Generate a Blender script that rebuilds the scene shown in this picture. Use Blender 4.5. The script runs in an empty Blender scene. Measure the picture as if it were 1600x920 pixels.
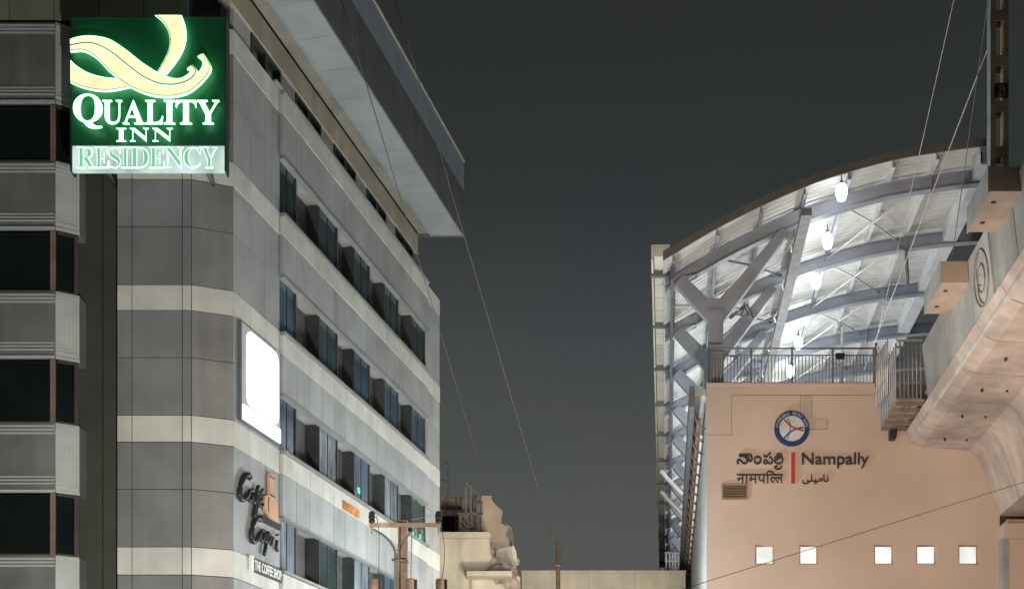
import bpy, bmesh, math, random
from mathutils import Vector
random.seed(7)
C = bpy.context.scene.collection
S = bpy.context.scene
F = 2000.0            # focal length in photo pixels
EYE = 1.6             # camera height

# ------------------------------------------------------------------ camera
cd = bpy.data.cameras.new('camera'); cam = bpy.data.objects.new('camera', cd); C.objects.link(cam)
cam.location = (0, 0, EYE); cam.rotation_euler = (math.radians(90), 0, 0)
cd.sensor_width = 36; cd.lens = 45; cd.shift_y = 0.5; cd.clip_start = .1; cd.clip_end = 2000
S.camera = cam

# ------------------------------------------------------------------ night sky (city glow, darker with height)
w = bpy.data.worlds.new('World'); S.world = w; w.use_nodes = True
nt = w.node_tree; nt.nodes.clear()
out = nt.nodes.new('ShaderNodeOutputWorld'); bg = nt.nodes.new('ShaderNodeBackground')
tc = nt.nodes.new('ShaderNodeTexCoord'); sp = nt.nodes.new('ShaderNodeSeparateXYZ')
rp = nt.nodes.new('ShaderNodeValToRGB'); nz = nt.nodes.new('ShaderNodeTexNoise'); ma = nt.nodes.new('ShaderNodeMath')
nz.inputs['Scale'].default_value = 2.2; nz.inputs['Detail'].default_value = 3
ma.operation = 'MULTIPLY_ADD'; ma.inputs[1].default_value = .10
nt.links.new(tc.outputs['Generated'], nz.inputs['Vector']); nt.links.new(tc.outputs['Generated'], sp.inputs[0])
nt.links.new(nz.outputs['Fac'], ma.inputs[0]); nt.links.new(sp.outputs['Z'], ma.inputs[2])
nt.links.new(ma.outputs[0], rp.inputs['Fac'])
el = rp.color_ramp.elements
el[0].position = .0; el[0].color = (.100, .100, .090, 1)
el[1].position = .62; el[1].color = (.0215, .0240, .0225, 1)
for p, c in ((.24, (.090, .094, .088, 1)), (.38, (.058, .064, .062, 1)), (.48, (.030, .035, .034, 1))):
    e = el.new(p); e.color = c
mx = nt.nodes.new('ShaderNodeMix'); mx.data_type = 'RGBA'; mx.blend_type = 'MULTIPLY'; mx.inputs[0].default_value = 1
n2 = nt.nodes.new('ShaderNodeTexNoise'); n2.inputs['Scale'].default_value = 3.1; n2.inputs['Detail'].default_value = 2
r2 = nt.nodes.new('ShaderNodeValToRGB'); r2.color_ramp.elements[0].position = .35; r2.color_ramp.elements[0].color = (.96, 1.01, .95, 1)
r2.color_ramp.elements[1].position = .65; r2.color_ramp.elements[1].color = (1.0, .98, 1.08, 1)
nt.links.new(tc.outputs['Generated'], n2.inputs['Vector']); nt.links.new(n2.outputs['Fac'], r2.inputs['Fac'])
nt.links.new(rp.outputs['Color'], mx.inputs[6]); nt.links.new(r2.outputs['Color'], mx.inputs[7]); nt.links.new(mx.outputs[2], bg.inputs['Color']); nt.links.new(bg.outputs[0], out.inputs[0])
bg.inputs['Strength'].default_value = 1.0
S.view_settings.view_transform = 'Standard'; S.view_settings.look = 'None'
S.view_settings.exposure = 0; S.view_settings.gamma = 1

# lamp powers
P_HOTEL, P_FRONT, P_WARM, P_UNDER, P_RUIN, P_ROOF, P_PLAT = 2900, 2200, 10500, 560, 4500, 52, 420
# ------------------------------------------------------------------ materials
def mat(name, col, rough=.75, var=.18, scale=1.5, stretch=(1, 1, 1), island=0., bump=0., metal=0., streak=0., spec=.4, fine=.0):
    m = bpy.data.materials.new(name); m.use_nodes = True; t = m.node_tree; b = t.nodes['Principled BSDF']
    b.inputs['Roughness'].default_value = rough; b.inputs['Metallic'].default_value = metal
    b.inputs['Specular IOR Level'].default_value = spec
    tc = t.nodes.new('ShaderNodeTexCoord'); mp = t.nodes.new('ShaderNodeMapping'); mp.inputs['Scale'].default_value = stretch
    t.links.new(tc.outputs['Object'], mp.inputs[0])
    def rng(src, lo, hi, a=.3, z=.7):
        r = t.nodes.new('ShaderNodeMapRange'); r.inputs[1].default_value = a; r.inputs[2].default_value = z
        r.inputs[3].default_value = lo; r.inputs[4].default_value = hi; t.links.new(src, r.inputs[0]); return r.outputs[0]
    def mul(a, b):
        n = t.nodes.new('ShaderNodeMath'); n.operation = 'MULTIPLY'; t.links.new(a, n.inputs[0]); t.links.new(b, n.inputs[1]); return n.outputs[0]
    n1 = t.nodes.new('ShaderNodeTexNoise'); n1.inputs['Scale'].default_value = scale; n1.inputs['Detail'].default_value = 6
    t.links.new(mp.outputs[0], n1.inputs['Vector'])
    f = rng(n1.outputs['Fac'], 1 - var, 1 + var)
    if streak:
        m2 = t.nodes.new('ShaderNodeMapping'); m2.inputs['Scale'].default_value = (1.6, 1.6, .12); t.links.new(tc.outputs['Object'], m2.inputs[0])
        n2 = t.nodes.new('ShaderNodeTexNoise'); n2.inputs['Scale'].default_value = 1.3; n2.inputs['Detail'].default_value = 4
        t.links.new(m2.outputs[0], n2.inputs['Vector']); f = mul(f, rng(n2.outputs['Fac'], 1 - streak, 1.0, .35, .6))
    if island:
        g = t.nodes.new('ShaderNodeNewGeometry'); f = mul(f, rng(g.outputs['Random Per Island'], 1 - island, 1 + island, 0, 1))
    if fine:
        n3 = t.nodes.new('ShaderNodeTexNoise'); n3.inputs['Scale'].default_value = 30; n3.inputs['Detail'].default_value = 4
        t.links.new(tc.outputs['Object'], n3.inputs['Vector']); f = mul(f, rng(n3.outputs['Fac'], 1 - fine, 1 + fine))
    vm = t.nodes.new('ShaderNodeVectorMath'); vm.operation = 'SCALE'; vm.inputs[0].default_value = col
    t.links.new(f, vm.inputs['Scale']); t.links.new(vm.outputs[0], b.inputs['Base Color'])
    if bump:
        n4 = t.nodes.new('ShaderNodeTexNoise'); n4.inputs['Scale'].default_value = 14; n4.inputs['Detail'].default_value = 5
        t.links.new(tc.outputs['Object'], n4.inputs['Vector'])
        bp = t.nodes.new('ShaderNodeBump'); bp.inputs['Strength'].default_value = bump; bp.inputs['Distance'].default_value = .02
        t.links.new(n4.outputs['Fac'], bp.inputs['Height']); t.links.new(bp.outputs[0], b.inputs['Normal'])
    return m
def emi(name, col, s):
    m = bpy.data.materials.new(name); m.use_nodes = True; t = m.node_tree; t.nodes.clear()
    o = t.nodes.new('ShaderNodeOutputMaterial'); e = t.nodes.new('ShaderNodeEmission')
    e.inputs[0].default_value = (*col, 1); e.inputs[1].default_value = s; t.links.new(e.outputs[0], o.inputs[0]); return m
M = dict(
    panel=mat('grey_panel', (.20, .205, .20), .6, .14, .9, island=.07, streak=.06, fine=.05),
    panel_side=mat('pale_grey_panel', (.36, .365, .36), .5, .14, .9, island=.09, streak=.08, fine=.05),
    band=mat('cream_band', (.60, .58, .525), .6, .12, 1.2, island=.06, streak=.10, fine=.05),
    panel_b=mat('taupe_panel', (.245, .24, .225), .6, .15, .9, island=.06, streak=.18, fine=.05),
    dark=mat('dark_backing', (.035, .035, .035), .9),
    body=mat('plain_render', (.22, .21, .19), .9, .2, .6, streak=.3),
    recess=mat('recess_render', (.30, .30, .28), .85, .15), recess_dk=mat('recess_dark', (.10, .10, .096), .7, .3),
    sill=mat('grey_sill', (.25, .25, .24), .6, .15),
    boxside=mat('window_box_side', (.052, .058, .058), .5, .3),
    frame_dk=mat('window_frame', (.03, .032, .034), .45),
    glass=mat('window_glass', (.030, .052, .052), .12, .55, 1.1, stretch=(1, 1, .6), island=.35, spec=.6, bump=.06),
    glass_blue=mat('blue_glass', (.045, .075, .105), .14, .6, .9, stretch=(1, 1, .5), island=.4, spec=.6, bump=.06), glass_pale=mat('pale_glass', (.17, .20, .23), .2, .65, 1.3, stretch=(1.6, 1.6, .5), island=.35, spec=.5, bump=.08), glass_dk=mat('dark_glass', (.006, .010, .010), .15, .3, 1.0, spec=.35),
    bay=mat('bay_render', (.165, .17, .16), .75, .16, 1.0, streak=.2, fine=.06, bump=.1),
    bay_l=mat('bay_moulding', (.42, .44, .42), .6, .1, 1.5),
    brown=mat('brown_frame', (.21, .14, .11), .6, .25),
    brown_dk=mat('dark_brown_frame', (.06, .045, .036), .6, .25),
    column=mat('dark_column', (.055, .055, .045), .85, .15, 1.0),
    beige=mat('beige_beam', (.36, .31, .235), .75, .15, 1.0, streak=.15),
    soffit=mat('soffit_panel', (.30, .32, .325), .5, .12, 1.0, island=.05),
    soffit_in=mat('inner_soffit', (.24, .225, .185), .75, .2, 1.0),
    fascia=mat('fascia_panel', (.15, .155, .145), .55, .12, 1.0, island=.06, streak=.2),
    rim=mat('rim_panel', (.33, .37, .43), .35, .12, 1.0, island=.08),
    upper=mat('upper_panel', (.22, .26, .17), .6, .15, 1.0, island=.12),
    sign_green=mat('sign_green', (.006, .085, .032), .45, .15),
    sign_edge=mat('sign_edge', (.02, .035, .028), .5),
    letter=emi('letter_glow', (.40, 1, .58), 3.6),
    ribbon=emi('ribbon_face', (1.0, .95, .52), 1.0),
    ribbon_edge=emi('ribbon_edge_glow', (.38, 1, .55), 3.4),
    ribbon_line=mat('ribbon_line', (.30, .27, .16), .6),
    strip=emi('sign_strip', (.62, .80, .74), .72), strip_white=emi('strip_white', (.85, 1, .93), 1.25),
    strip_letter=emi('strip_letter', (.22, .78, .40), .80),
    box_white=emi('lightbox_face', (.95, 1, 1), 2.4),
    box_frame=mat('lightbox_frame', (.5, .52, .54), .4, .08),
    script=mat('script_black', (.022, .024, .024), .5),
    jug=mat('jug_tan', (.60, .34, .21), .6, .2),
    plate=mat('plate_grey', (.05, .05, .05), .6),
    white=mat('white_paint', (.78, .78, .76), .5, .06),
    # station
    peach=mat('peach_render', (.475, .38, .318), .85, .13, .22, fine=.03, bump=.08),
    peach2=mat('peach_patch', (.46, .365, .30), .85, .10, .5, fine=.03),
    groove=mat('groove', (.27, .20, .16), .9),
    side=mat('side_render', (.42, .42, .42), .85, .15, .5, streak=.2),
    steel=mat('steel_grey', (.27, .29, .33), .45, .14, 1.5, fine=.05),
    steel_dk=mat('steel_dark', (.13, .14, .15), .5, .15),
    steel_l=mat('steel_light', (.55, .56, .57), .45, .1),
    sheet=mat('roof_sheet', (.57, .575, .545), .38, .14, .7, stretch=(1, .35, 1), fine=.05, spec=.5),
    trim=mat('roof_trim', (.125, .122, .116), .55, .2),
    eave=mat('eave_panel', (.55, .54, .47), .55, .12, 1.5, island=.12),
    galv=mat('galvanised', (.40, .40, .40), .4, .2, 3, metal=.4), tray=mat('tray_grey', (.20, .20, .20), .55, .25, 3),
    rail=mat('rail_steel', (.20, .19, .18), .45, .2, metal=.3),
    conc=mat('parapet_concrete', (.31, .315, .31), .85, .24, .7, streak=.15, fine=.08, bump=.15),
    conc_l=mat('edge_concrete', (.42, .42, .41), .85, .18, .9, streak=.25, fine=.08),
    girder=mat('girder_concrete', (.40, .34, .305), .85, .30, .55, island=.07, streak=.18, fine=.10, bump=.2),
    plinth=mat('plinth_concrete', (.34, .27, .22), .85, .2, 1.2, fine=.08),
    mast=mat('mast_paint', (.46, .33, .21), .6, .3, 2),
    mast_l=mat('mast_zinc', (.36, .37, .36), .45, .2, 2),
    lamp=emi('lamp_glow', (.93, .97, 1), 9),
    litwin=emi('lit_window', (.92, .94, .88), .95),
    navy=mat('navy', (.018, .045, .12), .5),
    disc=mat('disc_white', (.50, .50, .50), .6),
    red=mat('red_paint', (.42, .04, .035), .5), blue=mat('blue_paint', (.02, .10, .28), .5), green=mat('green_paint', (.10, .25, .05), .5),
    lettering=mat('charcoal_lettering', (.035, .035, .035), .5),
    orange_pipe=mat('rust_pipe', (.24, .10, .055), .6, .25),
    yellow=mat('yellow_paint', (.45, .33, .05), .5),
    rust=mat('rust_steel', (.40, .26, .185), .8, .35, 3, streak=.3, fine=.1),
    black=mat('black_rubber', (.02, .02, .02), .5),
    vent_tan=mat('vent_tan', (.27, .21, .15), .7, .2), wood=mat('pole_wood', (.30, .20, .12), .85, .3, 3, streak=.3),
    plaster=mat('old_plaster', (.50, .45, .36), .9, .26, .45, streak=.10, fine=.12, bump=.25),
    plaster2=mat('bare_plaster', (.40, .32, .235), .9, .25, .5, streak=.10, fine=.1, bump=.25),
    rubble=mat('rubble_brick', (.27, .23, .19), .95, .5, 3, fine=.2, bump=.5),
    whitewash=mat('whitewash', (.60, .54, .46), .9, .2, 1, fine=.1),
    cable_b=mat('cable_brown', (.50, .38, .30), .6), cable=mat('cable_grey', (.085, .08, .072), .7), cable_l=mat('cable_bright', (.42, .41, .39), .5), cable_d=mat('cable_dark', (.06, .06, .055), .6),
    asphalt=mat('asphalt', (.05, .05, .05), .9, .25, 2, bump=.3), paving=mat('paving', (.22, .21, .19), .9, .2, 1.5), kerb=mat('kerb_stone', (.32, .32, .30), .9),
    ground=mat('bare_ground', (.12, .105, .085), .95, .3, .3), paint=mat('road_paint', (.7, .7, .68), .8),
    amber=emi('amber_reflection', (.95, .44, .19), .8), green_glow=emi('green_reflection', (.1, 1, .5), 1.6), curtain=emi('lit_curtain', (.62, .68, .52), .45), globe=emi('globe_glow', (1, .9, .75), 12),
)
def vary(m, lo, hi, sc):      # uneven glow of lit panes, sign faces and the painted amber reflection
    t = m.node_tree; e = [n for n in t.nodes if n.type == 'EMISSION'][0]
    tc = t.nodes.new('ShaderNodeTexCoord'); n = t.nodes.new('ShaderNodeTexNoise'); n.inputs['Scale'].default_value = sc; n.inputs['Detail'].default_value = 2
    r = t.nodes.new('ShaderNodeMapRange'); r.inputs[1].default_value = .35; r.inputs[2].default_value = .65; r.inputs[3].default_value = lo; r.inputs[4].default_value = hi
    t.links.new(tc.outputs['Object'], n.inputs['Vector']); t.links.new(n.outputs['Fac'], r.inputs[0]); t.links.new(r.outputs[0], e.inputs[1])
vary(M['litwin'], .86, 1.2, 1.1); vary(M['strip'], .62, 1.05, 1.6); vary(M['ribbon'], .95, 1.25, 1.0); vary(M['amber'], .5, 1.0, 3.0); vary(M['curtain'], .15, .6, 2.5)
# ------------------------------------------------------------------ mesh building
class MB:
    def __init__(s): s.v = []; s.f = []; s.sm = []
    def raw(s, vs, fs, smooth=False):
        o = len(s.v); s.v += [tuple(v) for v in vs]; s.f += [[i + o for i in f] for f in fs]; s.sm += [smooth] * len(fs); return s
    def hexa(s, p):       # 8 points: bottom 4 (loop), top 4
        return s.raw(p, [(3, 2, 1, 0), (4, 5, 6, 7), (0, 1, 5, 4), (1, 2, 6, 5), (2, 3, 7, 6), (3, 0, 4, 7)])
    def box(s, x0, x1, y0, y1, z0, z1):
        return s.hexa([(x0, y0, z0), (x1, y0, z0), (x1, y1, z0), (x0, y1, z0), (x0, y0, z1), (x1, y0, z1), (x1, y1, z1), (x0, y1, z1)])
    def fbox(s, fr, a0, a1, n0, n1, z0, z1):
        q = [(a0, n0), (a1, n0), (a1, n1), (a0, n1)]
        return s.hexa([fr(a, n, z0) for a, n in q] + [fr(a, n, z1) for a, n in q])
    def prism(s, poly, off):   # closed polygon of 3-D points extruded by vector off
        n = len(poly); off = Vector(off); vs = [Vector(p) for p in poly]; vs += [p + off for p in vs[:n]]
        return s.raw(vs, [list(range(n))[::-1], list(range(n, 2 * n))] + [(i, (i + 1) % n, (i + 1) % n + n, i + n) for i in range(n)])
    def tube(s, pts, r, k=8, r2=None):
        pts = [Vector(p) for p in pts]; n = len(pts); vs = []
        for i, p in enumerate(pts):
            d = (pts[min(i + 1, n - 1)] - pts[max(i - 1, 0)]).normalized()
            u = d.cross(Vector((0, 0, 1)) if abs(d.z) < .9 else Vector((1, 0, 0))).normalized(); v = d.cross(u)
            rr = r if r2 is None else r + (r2 - r) * i / max(1, n - 1)
            for j in range(k):
                a = 2 * math.pi * j / k; vs.append(p + u * rr * math.cos(a) + v * rr * math.sin(a))
        fs = [(i * k + j, i * k + (j + 1) % k, (i + 1) * k + (j + 1) % k, (i + 1) * k + j) for i in range(n - 1) for j in range(k)]
        fs += [list(range(k))[::-1], [(n - 1) * k + j for j in range(k)]]
        return s.raw(vs, fs, True)
    def lathe(s, c, prof, k=14):     # prof: (r, z)
        vs = [(c[0] + r * math.cos(2 * math.pi * j / k), c[1] + r * math.sin(2 * math.pi * j / k), c[2] + z) for r, z in prof for j in range(k)]
        n = len(prof)
        fs = [(i * k + j, i * k + (j + 1) % k, (i + 1) * k + (j + 1) % k, (i + 1) * k + j) for i in range(n - 1) for j in range(k)]
        fs += [list(range(k))[::-1], [(n - 1) * k + j for j in range(k)]]
        return s.raw(vs, fs, True)
    def bar(s, p, q, wx, wz, up=(0, 0, 1)):    # rectangular bar from p to q
        p, q = Vector(p), Vector(q); d = (q - p).normalized(); u = d.cross(Vector(up))
        if u.length < 1e-4: u = d.cross(Vector((0, 1, 0)))
        u.normalize(); v = u.cross(d); u *= wx / 2; v *= wz / 2
        return s.hexa([p - u - v, p + u - v, p + u + v, p - u + v, q - u - v, q + u - v, q + u + v, q - u + v])
    def build(s, name, m, parent=None, weld=True, loc=None):
        base = Vector(parent.matrix_world.translation) if parent else Vector(loc or (0, 0, 0))
        if parent and parent.get('_abs'): base = Vector(parent['_abs'])
        me = bpy.data.meshes.new(name); me.from_pydata([Vector(v) - base for v in s.v], [], s.f)
        for p, q in zip(me.polygons, s.sm): p.use_smooth = q
        bm = bmesh.new(); bm.from_mesh(me)
        if weld: bmesh.ops.remove_doubles(bm, verts=bm.verts, dist=1e-5)
        bmesh.ops.recalc_face_normals(bm, faces=bm.faces); bm.to_mesh(me); bm.free()
        me.materials.append(M[m] if isinstance(m, str) else m)
        o = bpy.data.objects.new(name, me); C.objects.link(o)
        if parent: o.parent = parent
        elif loc: o.location = loc
        o['_abs'] = tuple(base)
        return o
def tag(o, label, cat, group=None, kind=None):
    o['label'] = label; o['category'] = cat
    if group: o['group'] = group
    if kind: o['kind'] = kind
    return o
def thing(name, loc, label, cat, group=None):
    o = bpy.data.objects.new(name, None); C.objects.link(o); o.location = loc; o.empty_display_size = .3
    o['_abs'] = tuple(loc); return tag(o, label, cat, group)
def copy_tree(o, d, label=None, parent=None):
    c = o.copy(); C.objects.link(c)
    if parent: c.parent = parent
    else: c.location = Vector(o.location) + Vector(d)
    if label: c['label'] = label
    for ch in list(o.children): copy_tree(ch, d, None, c)
    return c
def P(px, py, Y): return Vector(((px - 800) / F * Y, Y, EYE + (1260 - py) / F * Y))
def frame(O, a):
    a = Vector((a[0], a[1], 0)).normalized(); n = Vector((a.y, -a.x, 0)); O = Vector((O[0], O[1], 0))
    return lambda s, k, z: O + a * s + n * k + Vector((0, 0, z))
def spline(pts, n=8, closed=False):
    pts = [Vector(p) for p in pts]; N = len(pts); r = []
    for i in range(N if closed else N - 1):
        g = lambda j: pts[j % N] if closed else pts[max(0, min(N - 1, j))]
        a, b, c, d = g(i - 1), g(i), g(i + 1), g(i + 2)
        for k in range(n):
            t = k / n
            r.append(.5 * ((2 * b) + (c - a) * t + (2 * a - 5 * b + 4 * c - d) * t * t + (3 * b - a - 3 * c + d) * t ** 3))
    if not closed: r.append(pts[-1])
    return r
def glyphs(txt, offset=0.):
    c = bpy.data.curves.new('t', 'FONT'); c.body = txt; c.offset = offset; c.resolution_u = 4
    o = bpy.data.objects.new('t', c); C.objects.link(o)
    me = bpy.data.meshes.new_from_object(o.evaluated_get(bpy.context.evaluated_depsgraph_get()))
    bpy.data.objects.remove(o); bpy.data.curves.remove(c)
    bm = bmesh.new(); bm.from_mesh(me); bpy.data.meshes.remove(me)
    bmesh.ops.remove_doubles(bm, verts=bm.verts, dist=1e-5); return bm
def put_text(mb, txt, fn, x0, x1, y0, y1, depth, offset=0., cut_y=None, cut_x=None, rot=None):
    """glyph outlines fitted to the rectangle x0..x1, y0..y1; fn(x, y, d) gives the 3-D point at stand-off d"""
    bm = glyphs(txt, offset)
    if cut_y is not None: bmesh.ops.bisect_plane(bm, geom=bm.verts[:] + bm.edges[:] + bm.faces[:], plane_co=(0, cut_y, 0), plane_no=(0, 1, 0), clear_outer=True)
    if cut_x is not None: bmesh.ops.bisect_plane(bm, geom=bm.verts[:] + bm.edges[:] + bm.faces[:], plane_co=(cut_x, 0, 0), plane_no=(1, 0, 0), clear_outer=True)
    xs = [v.co.x for v in bm.verts]; ys = [v.co.y for v in bm.verts]; ax, bx, ay, by = min(xs), max(xs), min(ys), max(ys)
    g = bmesh.ops.extrude_face_region(bm, geom=bm.faces[:]); top = {v for v in g['geom'] if isinstance(v, bmesh.types.BMVert)}
    bm.verts.index_update(); vs = []
    for v in bm.verts:
        x = x0 + (v.co.x - ax) / (bx - ax) * (x1 - x0); y = y0 + (v.co.y - ay) / (by - ay) * (y1 - y0)
        vs.append(fn(x, y, depth[1] if v in top else depth[0]))
    mb.raw(vs, [[v.index for v in f.verts] for f in bm.faces]); bm.free()
def poly_solid(mb, pts, fn, d0, d1):
    n = len(pts); vs = [fn(p[0], p[1], d0) for p in pts] + [fn(p[0], p[1], d1) for p in pts]
    mb.raw(vs, [list(range(n))[::-1], list(range(n, 2 * n))] + [(i, (i + 1) % n, (i + 1) % n + n, i + n) for i in range(n)])
def panels(mb, fr, aj, zj, n, th=.04, gap=.02):
    for a0, a1 in zip(aj, aj[1:]):
        for z0, z1 in zip(zj, zj[1:]):
            d = random.uniform(-.003, .003)
            mb.fbox(fr, a0 + gap / 2, a1 - gap / 2, n - th, n + d, z0 + gap / 2, z1 - gap / 2)
# ------------------------------------------------------------------ ground
def struct(name, mb, m):
    o = mb.build(name, m); o['kind'] = 'structure'; return o
struct('ground', MB().box(-600, 600, -300, 900, -.6, -.06), 'ground')
struct('road', MB().box(-5.2, 4.2, -60, 140, -.2, 0), 'asphalt')
struct('pavement', MB().box(-7.0, -5.36, -60, 140, -.2, .13), 'paving')
struct('pavement', MB().box(4.36, 9.0, -60, 41.9, -.2, .13), 'paving')
struct('kerb', MB().box(-5.355, -5.205, -60, 140, -.2, .15), 'kerb')
struct('kerb', MB().box(4.205, 4.355, -60, 140, -.2, .15), 'kerb')
mk = MB()
for i in range(30): mk.box(-.57, -.43, -20 + i * 5, -17.5 + i * 5, .001, .005)
struct('road_marking', mk, 'paint')

# ================================================================== HOTEL
def z0(py): return EYE + (1260 - py) * .0164          # heights read at the near corner, 32.8 m away
hotel = thing('hotel_building', (-12, 40, 0), 'tall grey panelled hotel with cream bands and a deep roof overhang', 'building')
C0 = (-7.134, 32.8); TH = math.atan(.245)
FC = frame(C0, (math.sin(TH), math.cos(TH)))
FA = frame((-9.995, 32.4), (1, 0)); FB = frame((-8.116, 32.4), (.982, .40)); LA, LB = 1.879, 1.0604
BT = [47, 254, 455, 656, 859, 1062]                      # band tops (photo rows at the corner)
BB = [86, 292, 494, 697, 902, 1104]
band_z = [(z0(b), z0(t)) for t, b in zip(BT, BB)]
SEND = 18.03; W0, W1 = 2.85, 16.22
# plain body behind the cladding
def foot(pts, za, zb): return MB().prism([(p[0], p[1], za) for p in pts], (0, 0, zb - za))
ca = FC(.35, -.46, 0); cb = FC(SEND - .02, -.46, 0); cc = FC(SEND - .02, -11, 0)
foot([(-26, 33.3), (-8.0, 33.3), ca, cb, cc, (-26, 50)], 0, z0(50)).build('building_core', 'body', hotel)
cd_ = FC(15.15, -.3, 0); ce = FC(15.15, -11, 0)
foot([(-26, 33.0), (-7.7, 33.0), FC(.2, -.3, 0), cd_, ce, (-26, 49)], z0(49), 25.3).build('upper_core', 'body', hotel)
# cladding
def zone(mb, fr, aj, lo, hi, n):
    mid = lo + (hi - lo) * .55
    panels(mb, fr, aj, [lo, mid, hi], n)
levels = [(0.05, band_z[5][0])] + [(band_z[i + 1][1], band_z[i][0]) for i in (4, 3, 2, 1, 0)]
wa, wb, wc, we = MB(), MB(), MB(), MB()
AJ = [0, .375, 1.65, LA]; BJ = [0, LB]; PJ = [0, .95, 1.90, W0]; EJ = [W1, SEND - .9, SEND]
for lo, hi in levels:
    zone(wa, FA, AJ, lo, hi, 0); zone(wb, FB, BJ, lo, hi, 0); zone(wc, FC, PJ, lo, hi, 0); zone(we, FC, EJ, lo, hi, 0)
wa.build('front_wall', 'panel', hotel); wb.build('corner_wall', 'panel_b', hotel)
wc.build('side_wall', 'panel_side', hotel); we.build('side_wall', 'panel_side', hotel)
bk = MB().fbox(FA, -.02, LA, -.9, -.045, 0, z0(49)).fbox(FB, 0, LB, -.5, -.045, 0, z0(49)).fbox(FC, 0, W0, -.5, -.045, 0, z0(49)).fbox(FC, W1, SEND - .01, -.5, -.045, 0, z0(49))
bk.build('wall_backing', 'dark', hotel)
SJ = [W0 + i * (W1 - W0) / 14 for i in range(15)]
for zl, zh in band_z:
    b = MB(); panels(b, FA, AJ, [zl, zh], .012); panels(b, FB, BJ, [zl, zh], .012); panels(b, FC, PJ, [zl, zh], .012)
    panels(b, FC, SJ, [zl, zh - .09], .11, .14); panels(b, FC, EJ, [zl, zh], .012)
    b.build('cream_band', 'band', hotel)
    MB().fbox(FC, W0 + .004, W1 - .004, -.42, .17, zh - .082, zh - .002).build('window_sill', 'sill', hotel)
# spandrels, window recesses, boxed windows
glassy = [(2.85, 4.06), (5.76, 7.26), (8.68, 10.16), (11.62, 13.1), (14.6, W1 - .01)]
for i in range(1, 6):
    zb = band_z[i][1]; zt = zb + (1.5 if i != 4 else 1.42); zn = band_z[i - 1][0]
    sp_ = MB(); panels(sp_, FC, SJ, [zt + .08, zn - .004], .09, .14); sp_.build('spandrel', 'panel_side', hotel)
    MB().fbox(FC, W0 + .004, W1 - .004, -.44, -.052, zt + .06, zn).build('lintel', 'recess', hotel)
    MB().fbox(FC, W0 + .004, W1 - .004, -.05, .125, zt, zt + .076).build('drip_ledge', 'sill', hotel)
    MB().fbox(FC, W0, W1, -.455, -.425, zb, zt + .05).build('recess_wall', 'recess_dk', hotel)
    for j, (a0, a1) in enumerate(glassy):
        zz0, zz1 = zb + .003, zt + .055
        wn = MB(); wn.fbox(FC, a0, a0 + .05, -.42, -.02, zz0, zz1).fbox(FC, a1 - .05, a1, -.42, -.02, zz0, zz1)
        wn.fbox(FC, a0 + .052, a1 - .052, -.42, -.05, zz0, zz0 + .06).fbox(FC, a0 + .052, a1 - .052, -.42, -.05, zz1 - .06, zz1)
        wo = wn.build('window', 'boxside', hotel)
        g = MB(); mid = (a0 + a1) / 2
        g.fbox(FC, a0 + .055, mid - .02, -.075, -.06, zz0 + .062, zz1 - .062).fbox(FC, mid + .02, a1 - .055, -.075, -.06, zz0 + .062, zz1 - .062)
        lit = (i == 3 and j == 4)
        gg = g.build('pane', 'curtain' if lit else ('glass_pale' if i >= 3 and (i + j) % 2 == 0 else 'glass_blue' if i >= 2 and j != 1 else 'glass'), wo)
        MB().fbox(FC, mid - .02, mid + .02, -.09, -.045, zz0 + .062, zz1 - .062).build('frame', 'frame_dk', wo)
        if lit:
            wo['label'] = 'lit window at the far end with glowing green reflections'
            MB().fbox(FC, a0 + .06, a1 - .06, -.058, -.052, zz0 + .55, zz1 - .1).build('upper_glazing', 'glass', wo)
            MB().fbox(FC, a0 + .18, a0 + .33, -.05, -.044, zz0 + .12, zz0 + .32).fbox(FC, mid + .2, mid + .38, -.05, -.044, zz0 + .12, zz0 + .32).build('green_reflection', 'green_glow', wo)  # green sign reflection drawn as small glowing rectangles on the pane
        if i == 3 and j == 2:
            MB().fbox(FC, a0 + .42, a0 + .62, -.058, -.05, zz0 + .32, zz0 + .50).build('green_reflection', 'green_glow', wo)
MB().fbox(FC, 7.3, 8.75, .113, .135, z0(694), z0(677)).build('amber_reflection', 'amber', hotel)  # amber reflection on the band, painted as a thin glowing sheet
# ventilator strip under the roof beam
vz0, vz1 = band_z[0][1], EYE + 20.5
MB().fbox(FC, -.2, 15.16, -.30, -.26, vz0, vz1).build('ventilator_recess', 'dark', hotel)
MB().fbox(FC, 2.4, 15.1, -.42, .125, vz0 + .001, vz0 + .05).build('ventilator_ledge', 'sill', hotel)
k = 0; s_ = .1
while s_ < 14.6:
    if k % 3 == 0:
        MB().fbox(FC, s_, s_ + 1.0, -.26, -.05, vz0 + .052, vz1).build('ventilator_pier', 'panel_side', hotel); s_ += 1.03
    else:
        v = MB(); L = .92
        v.fbox(FC, s_, s_ + .06, -.26, -.02, vz0 + .052, vz1).fbox(FC, s_ + L - .06, s_ + L, -.26, -.02, vz0 + .052, vz1)
        v.fbox(FC, s_ + .062, s_ + L - .062, -.2, -.02, vz1 - .08, vz1)
        vo = v.build('ventilator', 'frame_dk', hotel)
        MB().fbox(FC, s_ + .065, s_ + L - .065, -.17, -.15, vz0 + .06, vz1 - .09).build('pane', 'glass', vo); s_ += L + .03
    k += 1
MB().fbox(FC, -.4, 15.18, -.3, .035, vz1, EYE + 21.19).build('roof_beam', 'beige', hotel)
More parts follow.
